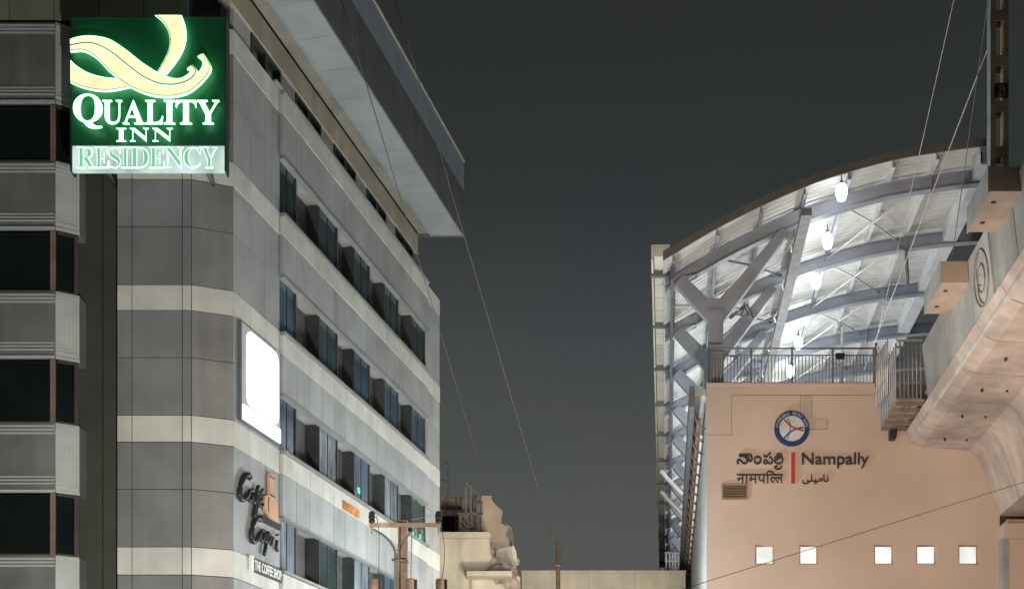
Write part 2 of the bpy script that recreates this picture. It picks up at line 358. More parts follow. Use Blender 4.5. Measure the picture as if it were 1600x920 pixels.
# overhang with frontal end cut
ov = MB().hexa([FC(a, n, z) for z in (EYE + 21.35, 25.2) for a, n in ((-1.8, -.6), (15.05, -.6), (15.55, 1.6), (-1.8, 1.6))])
ovo = ov.build('roof_overhang', 'dark', hotel)
def cut(n): return 15.19 + n * .245
si = MB(); js = [-1.8 + i * 1.55 for i in range(11)] + [None]
so = MB()
for i in range(11):
    a0, a1 = js[i], js[i + 1]
    e0, e1 = (lambda n: (cut(n) if a1 is None else a1 - .012)), None
    for mb, n0, n1, zz in ((si, .04, .50, 21.28), (so, .54, 1.668, 21.2)):
        mb.hexa([FC(a0, n0, EYE + zz), FC(e0(n0), n0, EYE + zz), FC(e0(n1), n1, EYE + zz), FC(a0, n1, EYE + zz),
                 FC(a0, n0, EYE + 21.34), FC(e0(n0), n0, EYE + 21.34), FC(e0(n1), n1, EYE + 21.34), FC(a0, n1, EYE + 21.34)])
si.build('inner_soffit', 'soffit_in', ovo); so.build('soffit', 'soffit', ovo)
MB().fbox(FC, -1.8, 15.3, .503, .537, EYE + 21.17, EYE + 21.34).build('soffit_bead', 'rim', ovo)
fa, ri = MB(), MB(); FJ = [-1.8 + i * .9 for i in range(20)]; FJ[-1] = cut(1.7)
panels(fa, FC, FJ, [EYE + 21.16, EYE + 22.82], 1.70, .05); panels(ri, FC, FJ, [EYE + 22.83, EYE + 23.9], 1.69, .05)
EF = frame((FC(15.02, -.6, 0).x, FC(15.15, -.3, 0).y + .16), (1, 0))
fa.build('fascia', 'fascia', ovo); ri.build('fascia_rim', 'rim', ovo)
MB().fbox(FC, -1.8, cut(1.7), 1.62, 1.74, EYE + 23.91, EYE + 23.98).build('coping', 'beige', ovo)
pE0 = FC(cut(-.5), -.5, 0); pE1 = FC(cut(1.69), 1.69, 0)
MB().prism([(pE0.x, pE0.y, EYE + 21.16), (pE1.x, pE1.y, EYE + 21.16), (pE1.x, pE1.y, EYE + 23.9), (pE0.x, pE0.y, EYE + 23.9)], (0, .04, 0)).build('end_fascia', 'fascia', ovo)
# upper wall above the bays, on the camera side
up = MB(); FU = frame((-26, 31.97), (1, 0)); UJ = [i * 1.12 for i in range(17)]
panels(up, FU, UJ, [21.22, 23.6, 26.2], 0); up.build('upper_wall', 'upper', hotel)
MB().fbox(FU, 0, 17.9, -.5, -.045, 21.2, 26.2).build('upper_backing', 'dark', hotel)
# stacked bays at the left
zb_ = lambda py: EYE + (1260 - py) * .01595
FL = frame((-26, 31.9), (1, 0)); LL = 26 - 11.388
FH = frame((-11.388, 31.9), (.5, .313)); LH = .59
bays = [(35, 160), (252, 357), (455, 558), (660, 767), (867, 972), (1074, 1180)]
for t, b in bays:
    zt, zl = zb_(t), zb_(b)
    p = MB().prism([(-26, 31.9, zl), (-11.388, 31.9, zl), (-10.888, 32.213, zl), (-10.888, 33.2, zl), (-26, 33.2, zl)], (0, 0, zt - zl))
    po = p.build('bay_parapet', 'bay', hotel)
    mo = MB()
    for q in range(3):
        d = .07 + q * .085; e = .045
        mo.fbox(FL, 0, LL - .005, .0, .045 - q * .012, zt - d - e, zt - d)
        mo.fbox(FL, 0, LL - .005, .0, .045 - q * .012, zl + d + .10, zl + d + e + .09)
        mo.fbox(FH, .005, LH - d - .006, 0, .04 - q * .01, zt - d - e, zt - d)
        mo.fbox(FH, .005, LH - d - .006, 0, .04 - q * .01, zl + d + .05, zl + d + e + .05)
        mo.fbox(FH, LH - d, LH - d + e, 0, .04 - q * .01, zl + d + .05, zt - d)
    mo.fbox(FL, 0, LL + .01, .002, .06, zl - .04, zl + .03); mo.fbox(FH, .01, LH, .002, .05, zl - .04, zl + .03)
    mo.build('moulding', 'bay_l', po)
    MB().fbox(FH, .01, LH - .004, -.05, .012, zl + .04, zt - .002).build('end_panel', 'bay_l', po)
gaps = [(160, 252), (357, 455), (558, 660), (767, 867), (972, 1074)]
for t, b in gaps:
    zt, zl = zb_(t) - .045, zb_(b)
    w_ = MB().fbox(FL, LL - .13, LL - .01, -.10, -.02, zl, zt)
    wo = w_.build('bay_window', 'brown', hotel)
    MB().fbox(FL, 0, LL - .14, -.16, -.10, zl, zt).build('pane', 'glass_dk', wo)
    MB().fbox(FH, .06, LH - .12, -.13, -.08, zl + .07, zt - .06).build('pane', 'glass_dk', wo)
    f_ = MB().fbox(FH, .06, LH - .12, -.12, -.03, zl, zl + .06).fbox(FH, LH - .115, LH - .02, -.2, -.03, zl, zt).fbox(FL, 0, LL - .135, -.1, -.03, zl, zl + .05).fbox(FH, .06, LH - .12, -.12, -.03, zt - .055, zt)
    f_.build('frame', 'brown_dk', wo)
MB().box(-11.5, -10.42, 32.75, 33.25, 0, 21.2).build('column', 'column', hotel)
MB().box(-10.418, -10.01, 32.62, 33.25, 0, 21.2).build('column', 'column', hotel)

# ================================================================== HOTEL SIGN
YS = 31.0
def SG(px, py, d): return Vector(((px - 800) / F * YS, YS - d, EYE + (1260 - py) / F * YS))
sign = thing('hotel_sign', tuple(SG(231, 271, -.15)), 'square green illuminated hotel sign with pale ribbon emblem and white lettering', 'sign')
def sbox(x0, x1, y0, y1, d0, d1): 
    return MB().hexa([SG(x0, y1, d0), SG(x1, y1, d0), SG(x1, y1, d1), SG(x0, y1, d1), SG(x0, y0, d0), SG(x1, y0, d0), SG(x1, y0, d1), SG(x0, y0, d1)])
sbox(113, 351, 29, 227, -.28, 0).build('sign_box', 'sign_green', sign)
fr_ = sbox(110, 112.8, 27, 268, -.3, .03); 
for a in ((351.2, 354, 27, 268), (113, 351, 27, 28.8)): q = sbox(*a, -.3, .03); fr_.raw(q.v, q.f)
fr_.build('sign_frame', 'sign_edge', sign)
sbox(113, 351, 228, 268, -.10, -.01).build('light_strip', 'strip', sign)
bk_ = MB()
for px in (150, 310):
    for py in (70, 240): bk_.tube([SG(px, py, -.27), SG(px, py, -1.55)], .05)
bk_.build('bracket', 'steel_dk', sign)
def zc(pts): return [(x / 4, y / 4 + 5) for x, y in pts]
def ribbon(A, B, n=8):
    a = spline([Vector((x, y, 0)) for x, y in zc(A)], n); b = spline([Vector((x, y, 0)) for x, y in zc(B)], n); return a, b
rib_defs = [
  ([(985, 102), (1030, 140), (1066, 200), (1077, 270), (1058, 350), (1003, 452)], [(1140, 102), (1163, 170), (1167, 250), (1145, 325), (1102, 395), (1036, 478)]),
  ([(456, 388), (500, 428), (580, 472), (680, 496), (775, 502)], [(456, 515), (520, 543), (600, 563), (700, 568), (822, 546)]),
  ([(456, 300), (560, 284), (640, 303), (720, 350), (800, 415), (900, 492), (1000, 538), (1100, 546), (1195, 515), (1262, 455), (1283, 400), (1252, 358)],
   [(456, 325), (540, 322), (620, 366), (700, 448), (800, 528), (900, 578), (1000, 604), (1110, 604), (1205, 572), (1290, 495), (1326, 425), (1275, 346)]),
  ([(456, 262), (520, 243), (600, 240), (700, 262), (800, 326), (900, 405), (1000, 468), (1080, 500), (1140, 503), (1190, 478), (1206, 452), (1186, 436)],
   [(456, 296), (560, 280), (640, 298), (720, 344), (800, 408), (900, 484), (1000, 530), (1090, 540), (1160, 526), (1216, 495), (1238, 452), (1210, 420)]),
]
rf, re_, rl = MB(), MB(), MB()
for i, (A, B) in enumerate(rib_defs):
    a, b = ribbon(A, B); d = .16 + .012 * i; n = len(a)
    for mb, o, d0, d1 in ((re_, 1.5, .12, d), (rf, -.35, d + .002, d + .014)):
        vs = []
        for p, q in zip(a, b):
            dr = (p - q).normalized()
            for pt, sg in ((p, 1), (q, -1)):
                x, y = pt.x + dr.x * o * sg, pt.y + dr.y * o * sg
                x = max(x, 113.2 if o > 0 else 113.6); vs += [SG(x, y, d0), SG(x, y, d1)]
        fs = []
        for j in range(n - 1):
            A0, A1 = 4 * j, 4 * j + 4
            fs += [(A0 + 1, A1 + 1, A1 + 3, A0 + 3), (A0, A0 + 2, A1 + 2, A1), (A0, A1, A1 + 1, A0 + 1), (A0 + 2, A0 + 3, A1 + 3, A1 + 2)]
        fs += [(0, 1, 3, 2), (4 * n - 4, 4 * n - 2, 4 * n - 1, 4 * n - 3)]
        mb.raw(vs, fs)
    edge = a if i == 0 else b
    rl.tube([SG(max(p.x, 113.6), p.y, d + .014) for p in edge], .010 if i != 3 else .016, 5)
re_.build('ribbon_rim', 'ribbon_edge', sign); rf.build('ribbon', 'ribbon', sign); rl.build('ribbon_line', 'ribbon_line', sign)
bold = lambda s: ''.join(chr(0x1D400 + ord(c) - 65) for c in s)
fn = lambda x, y, d: SG(x, -y + (5 if d > .04 else 0), d)
t_ = MB(); put_text(t_, bold('Q'), fn, 118, 163, -201, -148, (.12, .18), -.006); x = 163
for ch, wd in (('U', 31), ('A', 34), ('L', 28), ('I', 18), ('T', 32), ('Y', 35)):
    put_text(t_, bold(ch), fn, x + .3, x + wd - .3, -194, -158, (.12, .18), -.006); x += wd + .8
t_.build('lettering', 'letter', sign)
t_ = MB(); 
for ch, xa, xb in (('I', 185, 200), ('N', 206, 235), ('N', 241, 272)): put_text(t_, bold(ch), fn, xa, xb, -221, -201, (.12, .18), -.02)
t_.build('lettering', 'letter', sign)
t_ = MB(); tw = MB(); x = 121
for ch, wd in zip('RESIDENCY', (29, 22, 20, 14, 31, 25, 30, 28, 26)):
    put_text(t_, bold(ch), fn, x + .6, x + wd - 3.1, -261.5, -232, (.016, .03), -.022); put_text(tw, bold(ch), fn, x - 1.2, x + wd - 1.3, -263.6, -230, (-.008, .014), .012); x += wd - .6
tw.build('lettering_halo', 'strip_white', sign)  # wider glowing letters draw the white outline and its halo of light
t_.build('lettering', 'strip_letter', sign)

# ================================================================== SIGNS ON THE SIDE WALL
lb = thing('advertising_lightbox', tuple(FC(1.5, .05, z0(650))), 'blank white glowing lightbox on the hotel corner above the dark script lettering', 'lightbox')
LZ = lambda py: z0(py)
MB().fbox(FC, .28, 2.66, .02, .09, LZ(650), LZ(497)).build('casing', 'box_frame', lb)
rr = []
x0_, x1_, y0_, y1_, R_ = .56, 2.56, LZ(621), LZ(501), .28
for cx, cy, a0 in ((x1_ - R_, y1_ - R_, 0), (x0_ + R_, y1_ - R_, 90), (x0_ + R_, y0_ + R_, 180), (x1_ - R_, y0_ + R_, 270)):
    rr += [(cx + R_ * math.cos(math.radians(a0 + i * 15)), cy + R_ * math.sin(math.radians(a0 + i * 15))) for i in range(7)]
fnC = lambda x, y, d: FC(x, d, y)
m_ = MB(); poly_solid(m_, rr, fnC, .092, .11); m_.build('lit_panel', 'box_white', lb)
MB().fbox(FC, .32, 2.66, .092, .12, LZ(648), LZ(625)).build('lit_panel', 'box_white', lb)
MB().fbox(FC, .20, .276, .0, .10, LZ(652), LZ(495)).fbox(FC, .28, 2.66, .0, .10, LZ(652.5), LZ(650.2)).build('casing_edge', 'steel_dk', lb)
script = lambda s: ''.join({'é': '\U0001D4EE'}.get(c) or chr((0x1D4D0 + ord(c) - 65) if c.isupper() else (0x1D4EA + ord(c) - 97)) for c in s)
cs = thing('cafe_sign', tuple(FC(1.4, .03, z0(850))), 'dark script cafe lettering with a tan bottle shape on the hotel corner', 'sign')
def FP(x, y, n=.08):      # point on the side wall
    px, py = 360 + x / 4.976, 730 + y / 4.976; k_ = 925 / (1290 - px)
    return FC((k_ - 1) * 33.77, n, z0(1260 - (1260 - py) * k_))
def script_word(strokes):
    m_ = MB()
    for pts, rad in strokes: m_.tube(spline([FP(*p) for p in pts], 4), rad, 6)
    m_.build('lettering', 'script', cs)
script_word([([(132, 92), (120, 62), (95, 62), (68, 110), (52, 170), (52, 225), (72, 252), (95, 238), (115, 205)], .075),
  ([(152, 185), (132, 180), (116, 215), (122, 255), (142, 248), (154, 200), (150, 258), (166, 276)], .05),
  ([(198, 150), (188, 165), (177, 260), (162, 350), (156, 380), (172, 366), (184, 300)], .055), ([(166, 262), (212, 250)], .035),
  ([(196, 268), (222, 248), (216, 222), (200, 232), (196, 280), (214, 302), (232, 288)], .045), ([(210, 196), (228, 172)], .045)])
script_word([([(212, 408), (198, 396), (178, 400), (156, 440), (142, 510), (147, 565), (168, 578), (192, 548), (210, 512)], .075),
  ([(240, 494), (222, 492), (211, 530), (220, 570), (236, 558), (246, 500), (244, 566), (254, 580)], .048),
  ([(268, 500), (256, 590), (240, 680)], .055), ([(262, 525), (284, 518), (290, 556), (262, 592)], .045),
  ([(302, 538), (296, 606)], .048), ([(299, 566), (308, 548), (320, 552)], .042), ([(340, 568), (334, 626), (346, 648)], .05), ([(341, 516), (343, 530)], .055)])
m_ = MB(); m_.bar(FP(213, 392), FP(362, 468), .1, .14); m_.build('lettering', 'script', cs)
jug = [(1.99, 708), (2.25, 708), (2.24, 716), (2.27, 742), (2.36, 750), (2.50, 758), (2.54, 784), (1.96, 784), (1.72, 776), (1.62, 762), (1.72, 749), (1.95, 744), (1.97, 716)]
m_ = MB(); poly_solid(m_, [(a, LZ(b)) for a, b in jug], fnC, .03, .11); m_.build('bottle_shape', 'jug', cs)
m_ = MB(); m_.tube([FC(1.98, .11, LZ(744)), FC(2.28, .11, LZ(744))], .02).tube([FC(1.9, .11, LZ(750)), FC(1.84, .11, LZ(762)), FC(1.9, .11, LZ(774))], .018).tube([FC(1.97, .11, LZ(714)), FC(2.26, .11, LZ(714))], .018)
m_.build('bottle_outline', 'brown_dk', cs)
pl = thing('coffee_shop_sign', tuple(FC(1.9, .03, z0(882))), 'narrow grey plate with white capital lettering under the dark script', 'sign')
MB().fbox(FC, 1.0, 2.8, .025, .09, LZ(881), LZ(859)).build('plate', 'plate', pl)
m_ = MB().fbox(FC, .86, .99, .02, .1, LZ(882), LZ(857)); m_.build('plate_end', 'white', pl)
m_ = MB(); put_text(m_, 'THE COFFEE SHOP', fnC, 1.06, 2.75, LZ(878), LZ(862), (.088, .10), .012); m_.build('lettering', 'white', pl)

# ================================================================== METRO STATION (sheared grid: u across, Y depth, h above the eye)
def G(u, Y, h): return Vector((u + .12 * Y, Y, h + EYE))
def gbox(mb, u0, u1, Y0, Y1, h0, h1):
    q = [(u0, Y0), (u1, Y0), (u1, Y1), (u0, Y1)]
    return mb.hexa([G(a, b, h0) for a, b in q] + [G(a, b, h1) for a, b in q])
st = thing('metro_station', tuple(G(8, 60, -EYE)), 'peach metro station under a curved steel roof lit from inside', 'station')
YW = 42.0; HW = 13.86; k21 = YW / F
wu = lambda px: (px - 1040) * k21
wh = lambda py: (1260 - py) * k21
wins = [(1180, 1210), (1249, 1278.5), (1366, 1396), (1432, 1463), (1498, 1529)]; WY = (850, 881)
us = [1.344] + [wu(x) for ab in wins for x in ab] + [20.]; hs = [-EYE, wh(WY[1]), wh(WY[0]), HW]
m_ = MB(); hole = lambda i, j: j == 1 and i % 2 == 1
D = .22
for i in range(len(us) - 1):
    for j in range(3):
        if hole(i, j):
            a, b, c, d = us[i], us[i + 1], hs[j], hs[j + 1]
            for (p, q), (r, s) in (((a, c), (b, c)), ((b, c), (b, d)), ((b, d), (a, d)), ((a, d), (a, c))):
                m_.raw([G(p, YW, q), G(r, YW, s), G(r, YW + D, s), G(p, YW + D, q)], [(0, 1, 2, 3)])
        else:
            a, b, c, d = us[i], us[i + 1], hs[j], hs[j + 1]
            m_.raw([G(a, YW, c), G(b, YW, c), G(b, YW, d), G(a, YW, d)], [(0, 1, 2, 3)])
m_.raw([G(1.344, YW, HW), G(20, YW, HW), G(20, YW + D, HW), G(1.344, YW + D, HW)], [(0, 1, 2, 3)])
m_.build('front_wall', 'peach', st)
m_ = MB(); gbox(m_, 1.36, 20, YW + D, 97, -EYE, HW - .02); m_.build('station_body', 'side', st)
m_ = MB(); gbox(m_, 1.344, 1.359, YW + .003, 97, -EYE, HW - .01); m_.build('side_wall', 'side', st)
for a, b in wins:
    wo = MB(); u0, u1, h0, h1 = wu(a), wu(b), wh(WY[1]), wh(WY[0])
    for q in ((u0, u0 + .05, h0, h1), (u1 - .05, u1, h0, h1), (u0 + .05, u1 - .05, h0, h0 + .05), (u0 + .05, u1 - .05, h1 - .05, h1)): gbox(wo, q[0], q[1], YW + .12, YW + .19, q[2], q[3])
    w_ = wo.build('window', 'rust', st)
    p_ = MB(); gbox(p_, u0 + .052, u1 - .052, YW + .15, YW + .17, h0 + .052, h1 - .052); p_.build('pane', 'litwin', w_)
# raised patches and grooves of the cladding
def wstrip(mb, px0, px1, py0, py1, d=.012): gbox(mb, wu(px0), wu(px1), YW - d, YW - .001, wh(py1), wh(py0))
m_ = MB()
for q in ((1143, 1366, 616.6, 617.8), (1142.4, 1143.4, 617, 679), (1104, 1143, 678.6, 679.6), (1250, 1251, 618, 660), (1256, 1293, 669.4, 670.8), (1292, 1293, 655, 670), (1268, 1269, 625, 655)): wstrip(m_, *q, .004)
m_.build('cladding_joint', 'groove', st)
m_ = MB(); wstrip(m_, 1253, 1268, 619, 669, .02); wstrip(m_, 1268.2, 1292, 655, 669, .02); m_.build('cladding_patch', 'peach2', st)
m_ = MB(); wstrip(m_, 1104, 1368, 598, 601.5, .03); m_.build('wall_coping', 'peach2', st)
m_ = MB()
for q in ((1127, 1169, 756, 758.4), (1127, 1169, 778.6, 781), (1127, 1129.5, 758.4, 778.6), (1166.5, 1169, 758.4, 778.6)): wstrip(m_, *q, .06)
vo = m_.build('louvre_vent', 'vent_tan', st)
m_ = MB(); wstrip(m_, 1129.5, 1166.5, 758.4, 778.6, .006); m_.build('vent_back', 'dark', vo)
for i in range(5):
    y = 760 + i * 3.9
    MB().hexa([G(wu(1129.6), YW - .05, wh(y + 2.4)), G(wu(1166.4), YW - .05, wh(y + 2.4)), G(wu(1166.4), YW - .008, wh(y)), G(wu(1129.6), YW - .008, wh(y)),
               G(wu(1129.6), YW - .05, wh(y + 1.9)), G(wu(1166.4), YW - .05, wh(y + 1.9)), G(wu(1166.4), YW - .008, wh(y - .6)), G(wu(1129.6), YW - .008, wh(y - .6))]).build('louvre', 'vent_tan', vo)
# pier and recess under the viaduct end
m_ = MB(); wstrip(m_, 1562, 1760, 822, 1350, .5); m_.build('end_pier', 'peach', st)
m_ = MB(); wstrip(m_, 1562, 1760, 806, 821.8, .04); m_.build('bearing_recess', 'dark', st)
m_ = MB(); wstrip(m_, 1560, 1760, 845.5, 846.8, .505); wstrip(m_, 1561, 1570, 846.8, 1350, .51); m_.build('pier_trim', 'conc', st)
m_ = MB(); wstrip(m_, 1566, 1760, 818, 821.5, .7); m_.build('bearing_beam', 'rust', st)
# platform edge, pipes and cable brackets along the left side
m_ = MB(); gbox(m_, .78, .96, YW + .1, 97, 13.15, 13.84); m_.build('platform_edge_beam', 'steel_dk', st)
m_ = MB(); gbox(m_, .962, 1.343, YW + .4, 97, 13.6, 13.83); m_.build('platform_slab', 'side', st)
m_ = MB(); m_.tube([G(1.12, YW + 1.2, 13.05), G(1.12, 96, 13.05)], .07); m_.build('rust_pipe', 'orange_pipe', st)
m_ = MB(); m_.tube([G(1.25, YW + 2.5, 12.9), G(1.25, 96, 12.9)], .045); m_.build('pale_pipe', 'white', st)
for i in range(34):
    Y = YW + 1.0 + i * 1.55
    MB().tube([G(.97, Y, 13.35), G(1.02, Y, 12.98), G(1.16, Y + .1, 12.82), G(1.33, Y + .2, 12.74)], .035, 6).build('pipe_bracket', 'steel_dk', st)
# roof profile
RU = [-.1, .33, 1.67, 3.02, 4.38, 5.4, 7.32, 9.05, 10.55, 12, 13.5, 15]; RH = [17.83, 18.08, 18.87, 19.56, 20.16, 20.53, 21.08, 21.38, 21.57, 21.68, 21.72, 21.68]
prof = spline([Vector((u, 0, h)) for u, h in zip(RU, RH)], 12)
def hr(u):
    for p, q in zip(prof, prof[1:]):
        if p.x <= u <= q.x: return p.z + (q.z - p.z) * (u - p.x) / (q.x - p.x)
    return prof[-1].z
YF, YE = 41.8, 96.5; UE = 10.45
roof = MB(); uu = [-.08 + (UE + .08) * i / 34 for i in range(35)]; hh = [hr(u) for u in uu]
Ys = []; y = YF; ph = 0
while y < YE: Ys.append((y, .028 if ph % 4 < 2 else 0.)); y += (.10, .05, .10, .05)[ph % 4]; ph += 1
vs = [G(u, y, h + dz) for (y, dz) in Ys for u, h in zip(uu, hh)]; n = len(uu)
roof.raw(vs, [(i * n + j, i * n + j + 1, (i + 1) * n + j + 1, (i + 1) * n + j) for i in range(len(Ys) - 1) for j in range(n - 1)])
roof_o = roof.build('roof_sheet', 'sheet', st)
m_ = MB(); vs = [G(u, y, h + .12) for y in (YF, YE) for u, h in zip(uu, hh)]
m_.raw(vs, [(j, j + 1, n + j + 1, n + j) for j in range(n - 1)]); m_.build('roof_cover', 'trim', st)
m_ = MB(); vs = []
for u, h in zip(uu, hh): vs += [G(u, YF - .06, h - .02), G(u, YF, h - .02), G(u, YF, h + .25), G(u, YF - .06, h + .25)]
fs = [(4 * j + a, 4 * j + (a + 1) % 4, 4 * j + 4 + (a + 1) % 4, 4 * j + 4 + a) for j in range(n - 1) for a in range(4)] + [(0, 1, 2, 3), (4 * n - 4, 4 * n - 3, 4 * n - 2, 4 * n - 1)]
m_.raw(vs, fs); m_.build('roof_trim', 'trim', st)
for i in range(8):
    u = .25 + 1.435 * i; h = hr(u)
    m_ = MB(); gbox(m_, u - .03, u + .03, YF + .05, YE, h - .19, h - .01); gbox(m_, u - .03, u + .09, YF + .05, YE, h - .215, h - .192)
    m_.build('purlin', 'steel_l' if i > 4 else 'steel', st)
m_ = MB(); gbox(m_, UE - .17, UE + .32, YF - .05, YE, hr(UE) - .62, hr(UE) - .56); gbox(m_, UE - .17, UE - .11, YF - .05, YE, hr(UE) - .56, hr(UE) - .22); gbox(m_, UE + .26, UE + .32, YF - .05, YE, hr(UE) - .56, hr(UE) + .05); gbox(m_, UE - .17, UE + .32, YF - .05, YF, hr(UE) - .56, hr(UE) - .02); m_.build('edge_beam', 'steel_l', st)
# ribs, Y columns
NR = 12; RS = 4.6; Y1 = 43.0
for r in range(NR):
    Y = Y1 + r * RS; ue = 10.9 if r == 0 else 11.9 if r == 1 else 13.4
    ul = [-.02 + (ue + .02) * i / 30 for i in range(31)]
    m_ = MB()
    for (dy, t0, t1) in ((.045, -.66, -.245), (.15, -.70, -.66), (.15, -.245, -.218)):
        vs = []
        for u in ul:
            h = hr(u); dep = 1 if u > .8 else .75
            vs += [G(u, Y - dy, h + t0 * dep), G(u, Y + dy, h + t0 * dep), G(u, Y + dy, h + t1), G(u, Y - dy, h + t1)]
        n2 = len(ul)
        m_.raw(vs, [(4 * j + a, 4 * j + (a + 1) % 4, 4 * j + 4 + (a + 1) % 4, 4 * j + 4 + a) for j in range(n2 - 1) for a in range(4)] + [(0, 1, 2, 3), (4 * n2 - 4, 4 * n2 - 3, 4 * n2 - 2, 4 * n2 - 1)])
    for u in (8.9,): m_.hexa([G(u - .02, Y - .14, hr(u) - .95), G(u + .02, Y - .14, hr(u) - .95), G(u + .02, Y + .14, hr(u) - .95), G(u - .02, Y + .14, hr(u) - .95), G(u - .02, Y - .14, hr(u) - .25), G(u + .02, Y - .14, hr(u) - .25), G(u + .02, Y + .14, hr(u) - .25), G(u - .02, Y + .14, hr(u) - .25)])
    m_.build('roof_rib', 'steel', st)
    m_ = MB(); gbox(m_, 1.43, 1.93, Y - .22, Y + .22, HW - .02, 16.62); m_.hexa([G(u, Y + d, h) for d in (-.18, .18) for u, h in ((1.44, 16.4), (1.92, 16.4), (2.12, 17.0), (1.24, 17.0))]); co = m_.build('column', 'steel', st)
    for (ua, ha, tw) in ((.45, hr(.45) - .50, .30), (4.0, hr(4.0) - .72, .22)):
        p0 = Vector((1.68 + (.05 if ua > 2 else -.05), 0, 16.42)); p1 = Vector((ua, 0, ha)); d = (p1 - p0).normalized(); nn = Vector((-d.z, 0, d.x)); w0_, w1_ = .27, tw
        qs = [p0 - nn * w0_, p0 + nn * w0_, p1 + nn * w1_ * .7, p1 - nn * w1_ * .7]
        MB().hexa([G(q.x, Y - .17, q.z) for q in qs] + [G(q.x, Y + .17, q.z) for q in qs]).build('column_arm', 'steel', co)
# cross bracing rods between the ribs
for r in range(NR - 1):
    Y = Y1 + r * RS
    for u0, u1, mm in ((1.7, 4.3, 'steel_dk'), (5.9, 8.7, 'steel_l')):
        m_ = MB()
        for a, b in ((u0, u1), (u1, u0)):
            m_.tube([G(a, Y + .1, hr(a) - .42), G((a + b) / 2, Y + RS / 2, hr((a + b) / 2) - .40 - (.06 if a > b else 0)), G(b, Y + RS - .1, hr(b) - .42)], .035, 6)
        m_.build('brace_rod', mm, st)
# eave soffit panels and brackets
m_ = MB(); gbox(m_, -.40, .13, YF + .03, YE, 18.05, 18.3); m_.build('eave_gutter', 'dark', st)
m_ = MB()
for i in range(47):
    Y = YF + i * 1.15
    gbox(m_, -.38, .14, Y + .03, Y + 1.13, 17.98, 18.05)
m_.build('eave_panel', 'eave', st)
m_ = MB(); gbox(m_, -.47, -.403, YF, YE, 17.86, 18.34); gbox(m_, -.40, .13, YF - .02, YF + .02, 17.95, 18.34); m_.build('eave_lip', 'eave', st)
for r in range(NR): 
    Y = Y1 + r * RS; m_ = MB(); gbox(m_, -.50, .16, Y - .1, Y + .1, 17.80, 17.97); m_.build('eave_bracket', 'steel_dk', st)
m_ = MB(); gbox(m_, .17, .26, YF + .2, YE, 17.3, 17.75); m_.build('eave_beam', 'steel_dk', st)
# conduits hanging from the ribs
m_ = MB(); m_.tube([G(8.6, 47.4, hr(8.6) - .62), G(8.9, 47.4, hr(8.6) - .75), G(8.95, 47.4, hr(8.6) - 1.6), G(8.95, 47.4, hr(8.6) - 2.0)], .07); m_.build('conduit', 'steel_dk', st)
m_ = MB(); m_.tube([G(2.35, 46.9, 17.9), G(2.9, 46.9, 18.35), G(3.05, 46.9, 17.95)], .07); m_.tube([G(2.7, 46.4, 17.8), G(2.95, 46.4, 18.2), G(3.2, 46.4, 17.7)], .05); m_.build('conduit', 'steel_dk', st)
m_ = MB(); m_.tube([G(.3, 45.3, hr(.3) + .25 - .6), G(2.6, 45.3, hr(.3) - .45)], .07); m_.build('conduit', 'steel_l', st)

tray = MB(); gbox(tray, 4.40, 4.74, 41.5, 95, 19.16, 19.18); gbox(tray, 4.40, 4.42, 41.5, 95, 19.18, 19.40); gbox(tray, 4.72, 4.74, 41.5, 95, 19.18, 19.40); gbox(tray, 4.422, 4.718, 41.5, 41.53, 19.182, 19.40)
tray = tag(tray.build('cable_tray', 'tray'), 'long grey cable tray hung under the curved station roof', 'cable tray')
for i in range(16):
    m_ = MB(); Y = 43 + i * 3.2; m_.tube([G(4.36, Y, 19.2), G(4.2, Y + .2, 18.95), G(4.3, Y + .8, 19.0), G(4.36, Y + 1.2, 19.15)], .03, 5); m_.build('loose_cable', 'steel_l', tray)
lampnames = ['nearest the roof edge, largest and topmost of the row', 'second below the topmost', 'third below the topmost', 'fourth below the topmost', 'fifth below the topmost', 'sixth below, just above the railing bars']
lY = [41.9, 45.5, 49.0, 52.7, 55.5, 59.1, 63.0, 66.8]
def lamp_at(Y, lab):
    l = thing('roof_lamp', tuple(G(5.76, Y, 20.16)), lab, 'lamp', 'white lamps in a row under the station roof')
    c = G(5.76, Y, 20.16)
    MB().lathe(c, [(.02, -.36), (.12, -.31), (.175, -.15), (.185, 0), (.165, .12), (.09, .2), (.03, .22)], 14).build('bulb', 'lamp', l)
    MB().lathe(c, [(.04, .222), (.06, .26), (.05, .33)], 8).tube([c + Vector((0, 0, .32)), c + Vector((0, 0, .62))], .02, 6).build('hanger', 'steel_dk', l)
    return l
L0 = lamp_at(lY[0], 'bright white roof lamp ' + lampnames[0])
for i, Y in enumerate(lY):
    l = L0 if i == 0 else copy_tree(L0, G(0, Y, 0) - G(0, lY[0], 0), 'bright white roof lamp ' + lampnames[i] if i < 6 else 'bright white roof lamp far back behind the railing')
    ld = bpy.data.lights.new('lamp_light', 'POINT'); ld.energy = P_ROOF; ld.color = (.93, .97, 1); ld.shadow_soft_size = .18
    lo = bpy.data.objects.new('lamp_light', ld); C.objects.link(lo); lo.parent = l; lo.location = (0, -.05, -.8)

